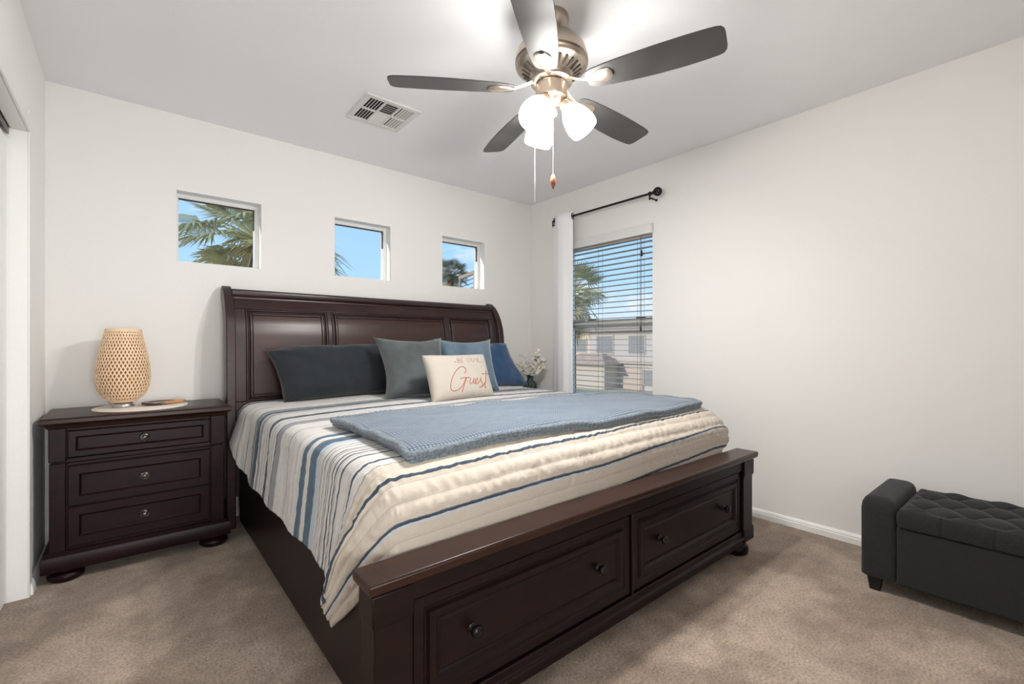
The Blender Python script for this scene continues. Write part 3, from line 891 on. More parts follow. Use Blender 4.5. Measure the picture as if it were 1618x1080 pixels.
def quilt_mat():
    m = bpy.data.materials.new('striped_quilt')
    t, p = nodes(m)
    p.inputs['Roughness'].default_value = 0.85
    p.inputs['Sheen Weight'].default_value = 0.15
    p.inputs['Specular IOR Level'].default_value = 0.2
    uvn = t.nodes.new('ShaderNodeUVMap')
    sp_ = t.nodes.new('ShaderNodeSeparateXYZ'); t.links.new(uvn.outputs[0], sp_.inputs[0])
    nz_ = t.nodes.new('ShaderNodeTexNoise'); nz_.inputs['Scale'].default_value = 26; nz_.inputs['Detail'].default_value = 2
    t.links.new(uvn.outputs[0], nz_.inputs['Vector'])
    sub = t.nodes.new('ShaderNodeMath'); sub.operation = 'MULTIPLY_ADD'; sub.inputs[1].default_value = 0.007; sub.inputs[2].default_value = -0.0035
    t.links.new(nz_.outputs['Fac'], sub.inputs[0])
    ad = t.nodes.new('ShaderNodeMath'); ad.operation = 'ADD'
    t.links.new(sp_.outputs['Y'], ad.inputs[0]); t.links.new(sub.outputs[0], ad.inputs[1])
    NAVY = lin(58, 72, 88); BLUE = lin(74, 98, 118); GREY = lin(140, 142, 146); SEAMC = lin(150, 144, 136); LINE = lin(92, 96, 104)
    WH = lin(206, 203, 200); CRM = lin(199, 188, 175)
    # (centre, width, colour) along the length of the bed, metres in room y
    LTB = lin(176, 188, 200); GRN = lin(112, 124, 126); LGY = lin(186, 190, 194)
    A = [(0.978, 0.012, NAVY), (1.088, 0.010, NAVY), (1.078, 0.010, LGY), (1.215, 0.010, NAVY), (1.277, 0.003, LINE), (1.318, 0.012, NAVY),
         (1.412, 0.009, NAVY), (1.436, 0.004, LINE), (1.458, 0.011, NAVY), (1.481, 0.008, NAVY), (1.512, 0.007, NAVY), (1.526, 0.006, NAVY), (1.567, 0.007, GREY)]
    B = [(1.592, 0.007, GREY), (1.640, 0.028, LTB), (1.695, 0.066, BLUE), (1.786, 0.040, BLUE), (1.880, 0.004, LINE), (2.010, 0.006, LINE), (2.170, 0.052, GREY), (2.205, 0.012, NAVY), (2.240, 0.006, LINE),
         (2.275, 0.006, LINE)]
    C = [(2.345, 0.052, NAVY), (2.405, 0.006, GREY), (2.447, 0.006, GREY), (2.498, 0.030, GREY), (2.556, 0.055, NAVY), (2.616, 0.055, GRN),
         (2.786, 0.005, LINE), (2.890, 0.005, LINE), (3.050, 0.042, NAVY)]

    def ramp(lst, lo, hi, base):
        r = t.nodes.new('ShaderNodeValToRGB'); r.color_ramp.interpolation = 'CONSTANT'
        mr = t.nodes.new('ShaderNodeMapRange'); mr.inputs['From Min'].default_value = lo; mr.inputs['From Max'].default_value = hi
        t.links.new(ad.outputs[0], mr.inputs['Value']); t.links.new(mr.outputs[0], r.inputs[0])
        el = r.color_ramp.elements
        el[0].position = 0; el[0].color = base
        first = True
        for c, w_, colr in lst:
            a = (c - w_ / 2 - lo) / (hi - lo); b_ = (c + w_ / 2 - lo) / (hi - lo)
            if first:
                e1 = el[1]; e1.position = a; first = False
            else:
                e1 = el.new(a)
            e1.color = colr
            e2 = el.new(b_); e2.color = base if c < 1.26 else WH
        return r

    A.sort()
    mx_ = None
    for lst, lo, hi in ((A, 0.90, 1.58), (B, 1.58, 2.306), (C, 2.306, 3.3)):
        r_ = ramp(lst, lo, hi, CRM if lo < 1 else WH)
        if mx_ is None:
            mx_ = r_; out_ = r_.outputs[0]; continue
        gt = t.nodes.new('ShaderNodeMath'); gt.operation = 'GREATER_THAN'; gt.inputs[1].default_value = lo
        t.links.new(ad.outputs[0], gt.inputs[0])
        m_ = t.nodes.new('ShaderNodeMix'); m_.data_type = 'RGBA'
        t.links.new(gt.outputs[0], m_.inputs['Factor']); t.links.new(out_, m_.inputs['A']); t.links.new(r_.outputs[0], m_.inputs['B'])
        out_ = m_.outputs['Result']
    # stitched seams
    md = t.nodes.new('ShaderNodeMath'); md.operation = 'MULTIPLY_ADD'; md.inputs[1].default_value = 1 / SEAM; md.inputs[2].default_value = -(QF - LF) / SEAM
    t.links.new(sp_.outputs['Y'], md.inputs[0])
    fr_ = t.nodes.new('ShaderNodeMath'); fr_.operation = 'FRACT'; t.links.new(md.outputs[0], fr_.inputs[0])
    lt = t.nodes.new('ShaderNodeMath'); lt.operation = 'LESS_THAN'; lt.inputs[1].default_value = 0.035; t.links.new(fr_.outputs[0], lt.inputs[0])
    m2 = t.nodes.new('ShaderNodeMath'); m2.operation = 'MULTIPLY'; m2.inputs[1].default_value = 0.55; t.links.new(lt.outputs[0], m2.inputs[0])
    mx2 = t.nodes.new('ShaderNodeMix'); mx2.data_type = 'RGBA'; mx2.inputs['B'].default_value = SEAMC
    t.links.new(m2.outputs[0], mx2.inputs['Factor']); t.links.new(out_, mx2.inputs['A'])
    t.links.new(mx2.outputs['Result'], p.inputs['Base Color'])
    n2 = t.nodes.new('ShaderNodeTexNoise'); n2.inputs['Scale'].default_value = 45; n2.inputs['Detail'].default_value = 3
    t.links.new(uvn.outputs[0], n2.inputs['Vector'])
    bp_ = t.nodes.new('ShaderNodeBump'); bp_.inputs['Strength'].default_value = 0.5; bp_.inputs['Distance'].default_value = 0.006
    t.links.new(n2.outputs['Fac'], bp_.inputs['Height']); t.links.new(bp_.outputs[0], p.inputs['Normal'])
    return m


q = MB().grid(P, UV)
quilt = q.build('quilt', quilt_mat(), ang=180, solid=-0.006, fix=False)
tag(quilt, 'white quilt with navy and grey stripes spread over the bed', 'quilt')
MB().box(0.545, 2.400, 1.215, 3.10, 0.372, 0.655).build('mattress', MT['cream'], None, bevel=0.03)
tag(bpy.data.objects['mattress'], 'thick mattress under the striped quilt on the wooden bed', 'mattress')


def qtop(x, y):
    """height of the quilt's upper surface"""
    x_ = min(max(x, QL), QR); y_ = max(y, QF)
    z = crown(x_, y_)
    da = max(QL - x, x - QR, 0); db = max(QF - y, 0)
    if da > 0: z -= 0.068 - math.sqrt(max(0, 0.068 ** 2 - min(da, 0.068) ** 2))
    if db > 0: z -= 0.15 * (1 - math.sqrt(max(0, 1 - (min(db, 0.18) / 0.18) ** 2)))
    return z + 0.007


# ================================================================== THROW BLANKET
def throw_mat():
    m = bpy.data.materials.new('blue_waffle_knit')
    t, p = nodes(m)
    p.inputs['Roughness'].default_value = 0.9
    p.inputs['Sheen Weight'].default_value = 0.35
    p.inputs['Specular IOR Level'].default_value = 0.15
    uvn = t.nodes.new('ShaderNodeUVMap')
    mp_ = t.nodes.new('ShaderNodeMapping'); mp_.inputs['Scale'].default_value = (74, 74, 1); mp_.inputs['Rotation'].default_value = (0, 0, 0)
    t.links.new(uvn.outputs[0], mp_.inputs[0])
    w1 = t.nodes.new('ShaderNodeTexWave'); w1.bands_direction = 'X'; w1.inputs['Scale'].default_value = 0.318
    w2 = t.nodes.new('ShaderNodeTexWave'); w2.bands_direction = 'Y'; w2.inputs['Scale'].default_value = 0.318
    for w_ in (w1, w2):
        w_.inputs['Distortion'].default_value = 0.6; w_.inputs['Detail Scale'].default_value = 0.4
        t.links.new(mp_.outputs[0], w_.inputs['Vector'])
    mu = t.nodes.new('ShaderNodeMath'); mu.operation = 'MULTIPLY'
    t.links.new(w1.outputs['Fac'], mu.inputs[0]); t.links.new(w2.outputs['Fac'], mu.inputs[1])
    r = t.nodes.new('ShaderNodeValToRGB')
    r.color_ramp.elements[0].position = 0.0; r.color_ramp.elements[0].color = lin(84, 98, 114)
    r.color_ramp.elements[1].position = 0.7; r.color_ramp.elements[1].color = lin(138, 152, 166)
    t.links.new(mu.outputs[0], r.inputs[0]); t.links.new(r.outputs[0], p.inputs['Base Color'])
    bp_ = t.nodes.new('ShaderNodeBump'); bp_.inputs['Strength'].default_value = 0.8; bp_.inputs['Distance'].default_value = 0.006
    t.links.new(mu.outputs[0], bp_.inputs['Height']); t.links.new(bp_.outputs[0], p.inputs['Normal'])
    return m


MT['throw'] = throw_mat()
MT['throwedge'] = mat('braided_edge', (88, 98, 108), 0.95, sheen=0.3, vary=(130, 0.35, 0.65), rgb2=(126, 138, 148), bump=(150, 0.9), bdist=0.006)
# corner points of the folded throw (x, y)
C00, C01, C10, C11 = (0.640, 1.262), (0.645, 1.935), (2.350, 1.240), (2.375, 1.800)


def thr(u, v):
    a = np.array(C00) * (1 - u) * (1 - v) + np.array(C01) * (1 - u) * v + np.array(C10) * u * (1 - v) + np.array(C11) * u * v
    x = a[0] + 0.018 * math.sin(PI * v) * (1 - u)
    y = a[1] + 0.020 * math.sin(5.2 * u + 0.5) * (v - 0.3) + 0.010 * math.sin(7.5 * u) * (1 - v)
    return x, y


tw = thing('throw_blanket', 'folded blue knitted throw lying across the foot of the bed', 'blanket', (1.55, 1.7, QZ))


def throw_z(x, y, lift):
    return qtop(x, y) + lift + 0.009 * vnoise(x * 3.0, y * 3.6, 11.0) + 0.008 * vnoise(x * 6, y * 10, 3.0) + 0.005


nu, nv = 190, 100
P2 = np.zeros((nu, nv, 3)); U2 = np.zeros((nu, nv, 2))
for i in range(nu):
    u = i / (nu - 1)
    for j in range(nv):
        v = j / (nv - 1)
        x, y = thr(u, v)
        edge = min(u * 1.9, (1 - u) * 1.9, v * 0.9, (1 - v) * 0.9)
        z = throw_z(x, y, 0.028) - 0.010 * max(0, 1 - edge / 0.035) ** 2
        P2[i, j] = (x, y, z); U2[i, j] = (x, y)
MB().grid(P2, U2).build('top_layer', MT['throw'], tw, ang=180, solid=-0.008, fix=False)
per = [(k / 90, 0.0) for k in range(90)] + [(1.0, k / 50) for k in range(50)] + [(1 - k / 90, 1.0) for k in range(90)] + [(0.0, 1 - k / 50) for k in range(50)]


def border(lift, r, shrink=0.0):
    pts, rr = [], []
    for k, (u, v) in enumerate(per):
        x, y = thr(shrink + u * (1 - 2 * shrink), v)
        pts.append((x, y, throw_z(x, y, lift)))
        rr.append(r * (1 + 0.10 * math.sin(k * 2.3)))
    pts2, rr2 = [], []
    n = len(pts)
    for k in range(n * 3):
        a = pts[(k // 3) % n]; b_ = pts[(k // 3 + 1) % n]; f_ = (k % 3) / 3
        pts2.append(tuple(a[c] * (1 - f_) + b_[c] * f_ for c in range(3)))
        rr2.append(r * (0.9 + 0.18 * abs(math.sin(k * 0.9))))
    return MB().tube(pts2, rr2, 8, closed=True)


border(0.020, 0.0125).build('braided_border', MT['throwedge'], tw, ang=180)
P3 = P2[:, :, :].copy(); P3[..., 2] -= 0.020
for i in range(nu):
    for j in range(nv):
        P3[i, j, 2] = max(P3[i, j, 2], qtop(P3[i, j, 0], P3[i, j, 1]) + 0.009)
MB().grid(P3, U2).build('under_layer', MT['throw'], tw, ang=180, solid=-0.006, fix=False)
border(0.004, 0.0115, 0.006).build('braided_border', MT['throwedge'], tw, ang=180)


# ================================================================== PILLOWS
def pillow_pt(u, v, w, h, d, pinch=0.05, power=0.55):
    """u,v in -1..1 -> local x (width), z (height), half thickness"""
    x = w / 2 * u * (1 - pinch * (1 - v * v) * abs(u) ** 3)
    z = h / 2 * v * (1 - pinch * (1 - u * u) * abs(v) ** 3)
    q_ = max(0.0, (1 - u ** 4) * (1 - v ** 4))
    th = d / 2 * q_ ** power
    return x, z, th


def pillow(name, m, M, w, h, d, pinch=0.06, power=0.55, wr=0.006, seed=0.0, n=48, sag=None, parent=None):
    vs = {}
    Pf = np.zeros((n + 1, n + 1, 3)); Pb = np.zeros((n + 1, n + 1, 3))
    for i in range(n + 1):
        u = -math.cos(PI * i / n) * 0.5 + (2 * i / n - 1) * 0.5
        for j in range(n + 1):
            v = -math.cos(PI * j / n) * 0.5 + (2 * j / n - 1) * 0.5
            x, z, th = pillow_pt(u, v, w, h, d, pinch, power)
            k = wr * min(1, th / (0.25 * d))
            c = k * (vnoise(x * 7 + seed, z * 7, 1) + 0.5 * vnoise(x * 16 + seed, z * 16, 2))
            # creases radiating from the corners
            c += 0.6 * k * math.sin(9 * math.atan2(1.05 - abs(v), 1.05 - abs(u))) * max(0, abs(u * v) - 0.25)
            sx, sz = (sag(u, v) if sag else (0, 0))
            Pf[i, j] = M @ Vector((x + sx, -th - c, z + sz)); Pb[i, j] = M @ Vector((x + sx, th * 0.8 + c, z + sz))
    mb = MB().grid(Pf)
    mb.grid(Pb)
    o = mb.build(name, m, parent, ang=180, fix=False)
    bm = bmesh.new(); bm.from_mesh(o.data)
    bmesh.ops.remove_doubles(bm, verts=bm.verts, dist=0.0005)
    bmesh.ops.recalc_face_normals(bm, faces=bm.faces)
    for f in bm.faces: f.smooth = True
    bm.to_mesh(o.data); bm.free()
    return o


def stand(x, y, z, lean, yaw=0.0, roll=0.0):
    """pillow frame: local x width, local z up along the face, leaning back by lean degrees"""
    return Matrix.Translation((x, y, z)) @ Matrix.Rotation(math.radians(yaw), 4, 'Z') @ Matrix.Rotation(math.radians(-lean), 4, 'X') @ Matrix.Rotation(math.radians(roll), 4, 'Y')


o = pillow('bed_pillow', MT['navy'], stand(1.080, 2.995, 0.912, 14, 0, 0), 0.86, 0.35, 0.22, 0.06, 0.40, 0.017, 3.0,
           sag=lambda u, v: (-0.03 * max(0, -u) ** 6 * max(0, v) + 0.05 * max(0, -u) ** 4 * max(0, -v), -0.035 * max(0, -u) ** 5 * max(0, v) + 0.01 * u))
tag(o, 'dark navy pillow against the left half of the headboard', 'pillow', None)
o = pillow('bed_pillow', MT['blueviv'], stand(2.03, 2.97, 0.912, 18, -3, 0), 0.90, 0.37, 0.20, 0.05, 0.40, 0.018, 8.0,
           sag=lambda u, v: (0.10 * max(0, u) ** 3 * max(0, -v) - 0.07 * max(0, u) ** 3 * max(0, v), 0))
tag(o, 'bright blue pillow against the right end of the headboard', 'pillow', None)
o = pillow('throw_cushion', MT['velvet'], stand(1.415, 2.690, 0.930, 26, -5, 0), 0.475, 0.44, 0.155, 0.21, 0.5, 0.010, 21.0)
tag(o, 'square slate grey velvet cushion standing left of the lettered cushion', 'cushion', None)
o = pillow('throw_cushion', MT['velvet2'], stand(1.850, 2.715, 0.925, 20, -6, 0), 0.46, 0.42, 0.150, 0.20, 0.5, 0.010, 33.0)
tag(o, 'blue-grey velvet cushion half hidden behind the lettered cushion', 'cushion', None)
GW, GH, GD = 0.47, 0.295, 0.12
GM = stand(1.560, 2.385, 0.880, 22, 4, 0)
gp = pillow('lettered_cushion', MT['cream'], GM, GW, GH, GD, 0.05, 0.45, 0.004, 41.0)
tag(gp, 'cream oblong cushion lettered in copper script on the bed', 'cushion')
# lettering: strokes digitised as fractions of the cushion's front face
qTL, qTR, qBL, qBR = np.array((490., 235.)), np.array((1090., 222.)), np.array((580., 672.)), np.array((1168., 604.))


def to_uv(p):
    a, b_ = 0.5, 0.5
    p = np.array(p, float)
    for _ in range(25):
        f_ = qTL * (1 - a) * (1 - b_) + qTR * a * (1 - b_) + qBL * (1 - a) * b_ + qBR * a * b_ - p
        ja = (qTR - qTL) * (1 - b_) + (qBR - qBL) * b_; jb = (qBL - qTL) * (1 - a) + (qBR - qTR) * a
        dlt = np.linalg.solve(np.array([ja, jb]).T, -f_)
        a += dlt[0]; b_ += dlt[1]
    return 2 * a - 1, 1 - 2 * b_


def spline(pts, n=6):
    if len(pts) < 3: return pts
    out = []
    P_ = [np.array(p, float) for p in pts]
    for i in range(len(P_) - 1):
        p0, p1, p2, p3 = P_[max(i - 1, 0)], P_[i], P_[i + 1], P_[min(i + 2, len(P_) - 1)]
        for k in range(n):
            s_ = k / n
            out.append(0.5 * ((2 * p1) + (-p0 + p2) * s_ + (2 * p0 - 5 * p1 + 4 * p2 - p3) * s_ ** 2 + (-p0 + 3 * p1 - 3 * p2 + p3) * s_ ** 3))
    out.append(P_[-1])
    return out


def on_face(p, lift=0.0022):
    u, v = to_uv(p)
    u = max(-0.97, min(0.97, u)); v = max(-0.97, min(0.97, v))
    # invert the pinch approximately: find (uu,vv) whose x,z match a flat face
    x, z, th = pillow_pt(u, v, GW, GH, GD, 0.05, 0.45)
    k = 0.004 * min(1, th / (0.25 * GD))
    c = k * (vnoise(x * 7 + 41.0, z * 7, 1) + 0.5 * vnoise(x * 16 + 41.0, z * 16, 2)) + 0.6 * k * math.sin(9 * math.atan2(1.05 - abs(v), 1.05 - abs(u))) * max(0, abs(u * v) - 0.25)
    return GM @ Vector((x, -th - c - lift * 0.3, z))


def strokes(lst, r, smoothn=6):
    mb = MB()
    for st in lst:
        pts = spline(st, smoothn) if len(st) > 2 else [np.array(st[0]) + (np.array(st[1]) - np.array(st[0])) * k / 5 for k in range(6)]
        mb.tube([on_face(p) for p in pts], r, 6)
    return mb


guest = [[(828, 428), (842, 412), (844, 390), (828, 370), (800, 368), (765, 390), (732, 432), (708, 485), (697, 535), (703, 570), (728, 584), (765, 574), (798, 545), (822, 505), (838, 468)],
         [(785, 478), (815, 468), (850, 464), (876, 462)], [(846, 468), (828, 510), (814, 555), (806, 592)],
         [(887, 468), (878, 492), (876, 512), (886, 519), (902, 506), (915, 482), (919, 470), (914, 498), (916, 517), (930, 510)],
         [(930, 505), (945, 492), (956, 476), (950, 467), (938, 476), (932, 498), (940, 517), (958, 512), (975, 490), (992, 462)],
         [(992, 462), (986, 482), (996, 500), (1006, 518), (998, 538), (982, 546), (974, 536)],
         [(996, 540), (1020, 520), (1035, 498), (1048, 455), (1062, 395)], [(1052, 440), (1040, 490), (1030, 528), (1032, 546), (1044, 540)],
         [(1004, 428), (1040, 424), (1075, 420), (1112, 418)]]
strokes(guest, 0.0022).build('script_lettering', MT['copper'], gp)
caps = [[(738, 322), (756, 321)],
        [(771, 291), (774, 329)], [(764, 292), (783, 290), (790, 298), (783, 307), (774, 309)], [(774, 309), (788, 311), (795, 320), (787, 328), (768, 329)],
        [(806, 288), (810, 326)], [(800, 289), (822, 287)], [(808, 307), (820, 306)], [(804, 327), (827, 325)],
        [(880, 284), (868, 290), (864, 302), (868, 315), (880, 321), (892, 314), (896, 301), (892, 289), (880, 284)],
        [(910, 284), (911, 308), (918, 319), (930, 318), (936, 306), (936, 284)],
        [(960, 288), (964, 328)], [(954, 289), (974, 287), (982, 295), (976, 305), (962, 307)], [(972, 306), (984, 318), (998, 327)],
        [(1006, 321), (1026, 319)]]
strokes(caps[:8], 0.0013, 4).build('capital_lettering', MT['mauve'], gp)
strokes(caps[8:], 0.0013, 4).build('capital_lettering', MT['mauve'], gp)
strokes([[(913, 590), (932, 589)], [(914, 600), (932, 599)]], 0.0024, 4).build('printed_mark', MT['tagmark'], gp)


# ================================================================== NIGHTSTAND
def nightstand(label, x0=-0.282, x1=0.397, yfr=2.92, yb=3.335):
    ns = thing('nightstand', label, 'nightstand', ((x0 + x1) / 2, (yfr + yb) / 2, 0))
    bd = MB()
    bd.box(x0 + 0.02, x1 - 0.02, yfr + 0.022, yb, 0.10, 0.70)
    for (a, c) in ((x0, x0 + 0.058), (x1 - 0.064, x1)):
        bd.box(a, c, yfr, yfr + 0.05, 0.548, 0.700)
        bd.box(a + 0.002, c - 0.002, yfr + 0.005, yfr + 0.05, 0.135, 0.540)
    bd.box(x0 + 0.058, x1 - 0.064, yfr + 0.006, yfr + 0.03, 0.686, 0.700)
    bd.box(x0 + 0.058, x1 - 0.064, yfr + 0.004, yfr + 0.03, 0.540, 0.560)
    bd.box(x0 + 0.058, x1 - 0.064, yfr + 0.010, yfr + 0.03, 0.525, 0.540)
    body = bd.build('body', MT['woodn'], ns, bevel=0.003)
    tp = MB()
    pr = [(0.0, 0.698), (0.006, 0.702), (0.010, 0.712), (0.016, 0.716), (0.018, 0.719), (0.026, 0.722), (0.030, 0.728), (0.030, 0.742), (0.026, 0.748), (0.022, 0.750)]
    tp.loft([[(x0 - o_, yfr - o_, z), (x1 + o_, yfr - o_, z), (x1 + o_, yb + 0.005, z), (x0 - o_, yb + 0.005, z)] for o_, z in pr])
    tp.build('top', MT['woodtop'], ns, bevel=0.0015, ang=30)
    bs = MB()
    pr = [(0.022, 0.056), (0.024, 0.062), (0.024, 0.118), (0.020, 0.126), (0.012, 0.131), (0.004, 0.138)]
    bs.loft([[(x0 - o_, yfr - o_, z), (x1 + o_, yfr - o_, z), (x1 + o_, yb, z), (x0 - o_, yb, z)] for o_, z in pr])
    bs.build('base_moulding', MT['woodn'], ns, bevel=0.0015, ang=30)
    for x in (x0 + 0.055, x1 - 0.045):
        for y in (yfr + 0.045, yb - 0.07):
            bun(x, y, 0.066, 0.057, ns, MT['woodn'])
    for (z0, z1, ins) in ((0.562, 0.684, 0.030), (0.338, 0.522, 0.042), (0.152, 0.332, 0.042)):
        a, c = x0 + 0.062, x1 - 0.068
        d = MB()
        d.steps((a, yfr + 0.022, z0), (1, 0, 0), (0, 0, 1), (0, -1, 0), c - a, z1 - z0,
                [(0, 0), (0, 0.013), (0.003, 0.016), (ins - 0.003, 0.016), (ins, 0.013), (ins + 0.003, 0.006), (ins + 0.006, 0.004), (0.5 * (z1 - z0) - 0.004, 0.004)])
        dr = d.build('drawer', MT['woodn'], ns, ang=25)
        knob((a + c) / 2 + 0.003, yfr + 0.0178, (z0 + z1) / 2, 0.021, MT['pewter'], dr)
    return ns


nightstand('dark espresso three-drawer nightstand left of the bed')

MZ = 0.7502
mt_ = MB().lathe([(0.199, 0.0), (0.2, 0.002), (0.2, 0.0035), (0.198, 0.005)], Matrix.Translation((0.050, 3.14, MZ)), 64).build('placemat', MT['matwhite'])
tag(mt_, 'round white placemat under the woven lamp on the nightstand', 'placemat')
# agate tray: irregular flat slice
t_, p_ = nodes(MT['agate'])
rmp = [n for n in t_.nodes if n.type == 'VALTORGB'][0]
nzz = [n for n in t_.nodes if n.type == 'TEX_NOISE'][0]
tcc = [n for n in t_.nodes if n.type == 'TEX_COORD'][0]
sx_ = t_.nodes.new('ShaderNodeSeparateXYZ'); t_.links.new(tcc.outputs['Generated'], sx_.inputs[0])
ma_ = t_.nodes.new('ShaderNodeMath'); ma_.operation = 'MULTIPLY_ADD'; ma_.inputs[1].default_value = 0.75
t_.links.new(sx_.outputs['X'], ma_.inputs[0])
mb_ = t_.nodes.new('ShaderNodeMath'); mb_.operation = 'MULTIPLY'; mb_.inputs[1].default_value = 0.5
t_.links.new(nzz.outputs['Fac'], mb_.inputs[0]); t_.links.new(mb_.outputs[0], ma_.inputs[2]); t_.links.new(ma_.outputs[0], rmp.inputs[0])
rmp.color_ramp.elements[0].position = 0.55; rmp.color_ramp.elements[1].position = 0.85
tr = MB()
loops = []
TX, TY, TZ = 0.142, 3.165, MZ + 0.0052
for (sc, z) in ((0.75, 0.0), (0.96, 0.006), (1.0, 0.012), (0.985, 0.016), (0.95, 0.017), (0.88, 0.0125), (0.1, 0.0105)):
    lp = []
    for k in range(48):
        a = 2 * PI * k / 48
        r = 1 + 0.07 * math.sin(2 * a + 0.6) + 0.05 * math.sin(3 * a + 1.2) + 0.025 * math.sin(7 * a)
        x, y = 0.098 * r * math.cos(a) * sc, 0.060 * r * math.sin(a) * sc
        rz = math.radians(14)
        lp.append((TX + x * math.cos(rz) - y * math.sin(rz), TY + x * math.sin(rz) + y * math.cos(rz), TZ + z))
    loops.append(lp)
tr.loft(loops)
tag(tr.build('trinket_dish', MT['agate'], ang=50), 'brown and amber agate dish on the white placemat', 'dish')

# woven table lamp
LX, LY, LZ = -0.025, 3.15, MZ + 0.0052
lamp = thing('table_lamp', 'woven bamboo egg-shaped table lamp on the nightstand', 'lamp', (LX, LY, LZ))
LM = Matrix.Translation((LX, LY, LZ))
MB().lathe([(0.044, 0.0), (0.047, 0.004), (0.047, 0.010), (0.043, 0.020), (0.034, 0.027), (0.010, 0.029)], LM, 40).build('base', MT['chrome'], lamp)
MB().lathe([(0.012, 0.028), (0.012, 0.10), (0.016, 0.10), (0.016, 0.13)], LM, 16).build('socket', MT['matwhite'], lamp)
LS = [(0.040, 0.028), (0.062, 0.034), (0.086, 0.055), (0.103, 0.090), (0.1115, 0.130), (0.1125, 0.165), (0.109, 0.215), (0.102, 0.265), (0.092, 0.315), (0.081, 0.365), (0.0725, 0.405)]
lz = [z for r, z in LS]; lr = [r for r, z in LS]
zz = np.linspace(0.028, 0.405, 60)
rr = np.interp(zz, lz, lr)
rr = np.convolve(np.pad(rr, 3, mode='edge'), np.ones(7) / 7, 'valid')
rr[0] = 0.040


def shade_r(z):
    return float(np.interp(z, zz, rr))


sh = MB()
NST = 42
for fam in (1, -1):
    for k in range(NST):
        pts = []
        for i, z in enumerate(np.linspace(0.030, 0.402, 44)):
            a = 2 * PI * k / NST + fam * 1.62 * (z - 0.03) / 0.372
            r = shade_r(z) + (0.0011 if ((i // 2 + k) % 2) * 2 - 1 == fam else -0.0004)
            pts.append((a, r, z))
        vs_, fs_ = [], []
        wd2 = 0.0031
        for (a, r, z) in pts:
            ca, sa = math.cos(a), math.sin(a)
            wloc = wd2 * (0.65 + 0.35 * r / 0.112)
            tx, ty = -sa * wloc, ca * wloc
            for rad_, sg in ((r + 0.0007, -1), (r + 0.0007, 1), (r - 0.0007, 1), (r - 0.0007, -1)):
                vs_.append((LX + rad_ * ca + sg * tx, LY + rad_ * sa + sg * ty, LZ + z))
        for i in range(len(pts) - 1):
            for c in range(4):
                d_ = (c + 1) % 4
                fs_.append((i * 4 + c, i * 4 + d_, i * 4 + 4 + d_, i * 4 + 4 + c))
        sh.add(vs_, fs_)
sh.lathe([(0.0755, 0.392), (0.0765, 0.398), (0.0755, 0.407), (0.072, 0.409), (0.0705, 0.405), (0.0715, 0.395), (0.0755, 0.392)], LM, 48, cap=False)
sh.lathe([(0.042, 0.028), (0.056, 0.029), (0.060, 0.034), (0.056, 0.035), (0.042, 0.031)], LM, 40)
sh = sh.build('shade', MT['rattan'], lamp, ang=40)
li = MB().lathe([(max(0.02, shade_r(z) - 0.007), z) for z in np.linspace(0.034, 0.398, 24)], LM, 40, cap=False)
li.build('shade_lining', MT['linerpaper'], sh)

# ================================================================== SIDE TABLE + VASE behind the bed
stt = thing('side_table', 'small round dark side table carrying the flower vase in the corner', 'table', (2.735, 3.13, 0))
MB().lathe([(0.18, 0.648), (0.19, 0.652), (0.19, 0.664), (0.185, 0.668)], Matrix.Translation((2.735, 3.13, 0)), 40).build('table_top', MT['woodtop'], stt)
MB().lathe([(0.03, 0.648), (0.022, 0.60), (0.022, 0.06), (0.05, 0.03), (0.15, 0.02), (0.15, 0.0)], Matrix.Translation((2.735, 3.13, 0)), 28).build('pedestal', MT['wood'], stt)
VX, VY, VZ = 2.775, 3.085, 0.668
va = thing('flower_vase', 'smoky green glass vase of white blossom sprigs beside the curtain', 'vase', (VX, VY, VZ))
MB().lathe([(0.052, 0.0), (0.060, 0.006), (0.062, 0.050), (0.060, 0.066), (0.048, 0.082), (0.030, 0.090), (0.026, 0.096), (0.026, 0.128), (0.029, 0.134), (0.024, 0.134), (0.021, 0.128), (0.021, 0.096), (0.045, 0.078), (0.055, 0.05), (0.054, 0.010)], Matrix.Translation((VX, VY, VZ)), 32).build('vessel', MT['vase'], va)
stm = MB(); pet = MB()
rf = random.Random(11)
for k in range(13):
    a = rf.uniform(0, 2 * PI)
    if k < 9: a = math.atan2(vr.y, vr.x) + rf.uniform(-0.5, 0.5) + (PI if k in (1, 3) else 0)
    spread = rf.uniform(0.04, 0.125); hh = rf.uniform(0.16, 0.30)
    pts = []
    for i in range(9):
        t = i / 8
        bend = spread * t ** 1.6
        pts.append(Vector((VX + 0.01 * math.cos(a) + bend * math.cos(a), VY + 0.01 * math.sin(a) + bend * math.sin(a), VZ + 0.05 + hh * t)))
    stm.tube(pts, [0.0016 - 0.001 * i / 8 for i in range(9)], 5)
    for i in range(3, 9):
        for q_ in range(4):
            c = pts[i] + Vector((rf.uniform(-.018, .018), rf.uniform(-.018, .018), rf.uniform(-.014, .014)))
            if c.z < VZ + 0.137: continue
            stm.tube([pts[i], c], 0.0006, 4)
            base = Vector((rf.uniform(-1, 1), rf.uniform(-1, 1), rf.uniform(-0.2, 1))).normalized()
            M = axis_m(c, base)
            for pp in range(5):
                b5 = 2 * PI * pp / 5
                R_ = M @ Matrix.Rotation(b5, 4, 'Z')
                pet.loft([[R_ @ Vector((0.001, -0.0015, 0)), R_ @ Vector((0.001, 0.0015, 0)), R_ @ Vector((0.001, 0.0, 0.001))],
                          [R_ @ Vector((0.009, -0.0062, 0.004)), R_ @ Vector((0.009, 0.0062, 0.004)), R_ @ Vector((0.009, 0.0, 0.0055))],
                          [R_ @ Vector((0.016, -0.0024, 0.006)), R_ @ Vector((0.016, 0.0024, 0.006)), R_ @ Vector((0.016, 0.0, 0.007))]])
stm.build('stems', MT['stem'], va)
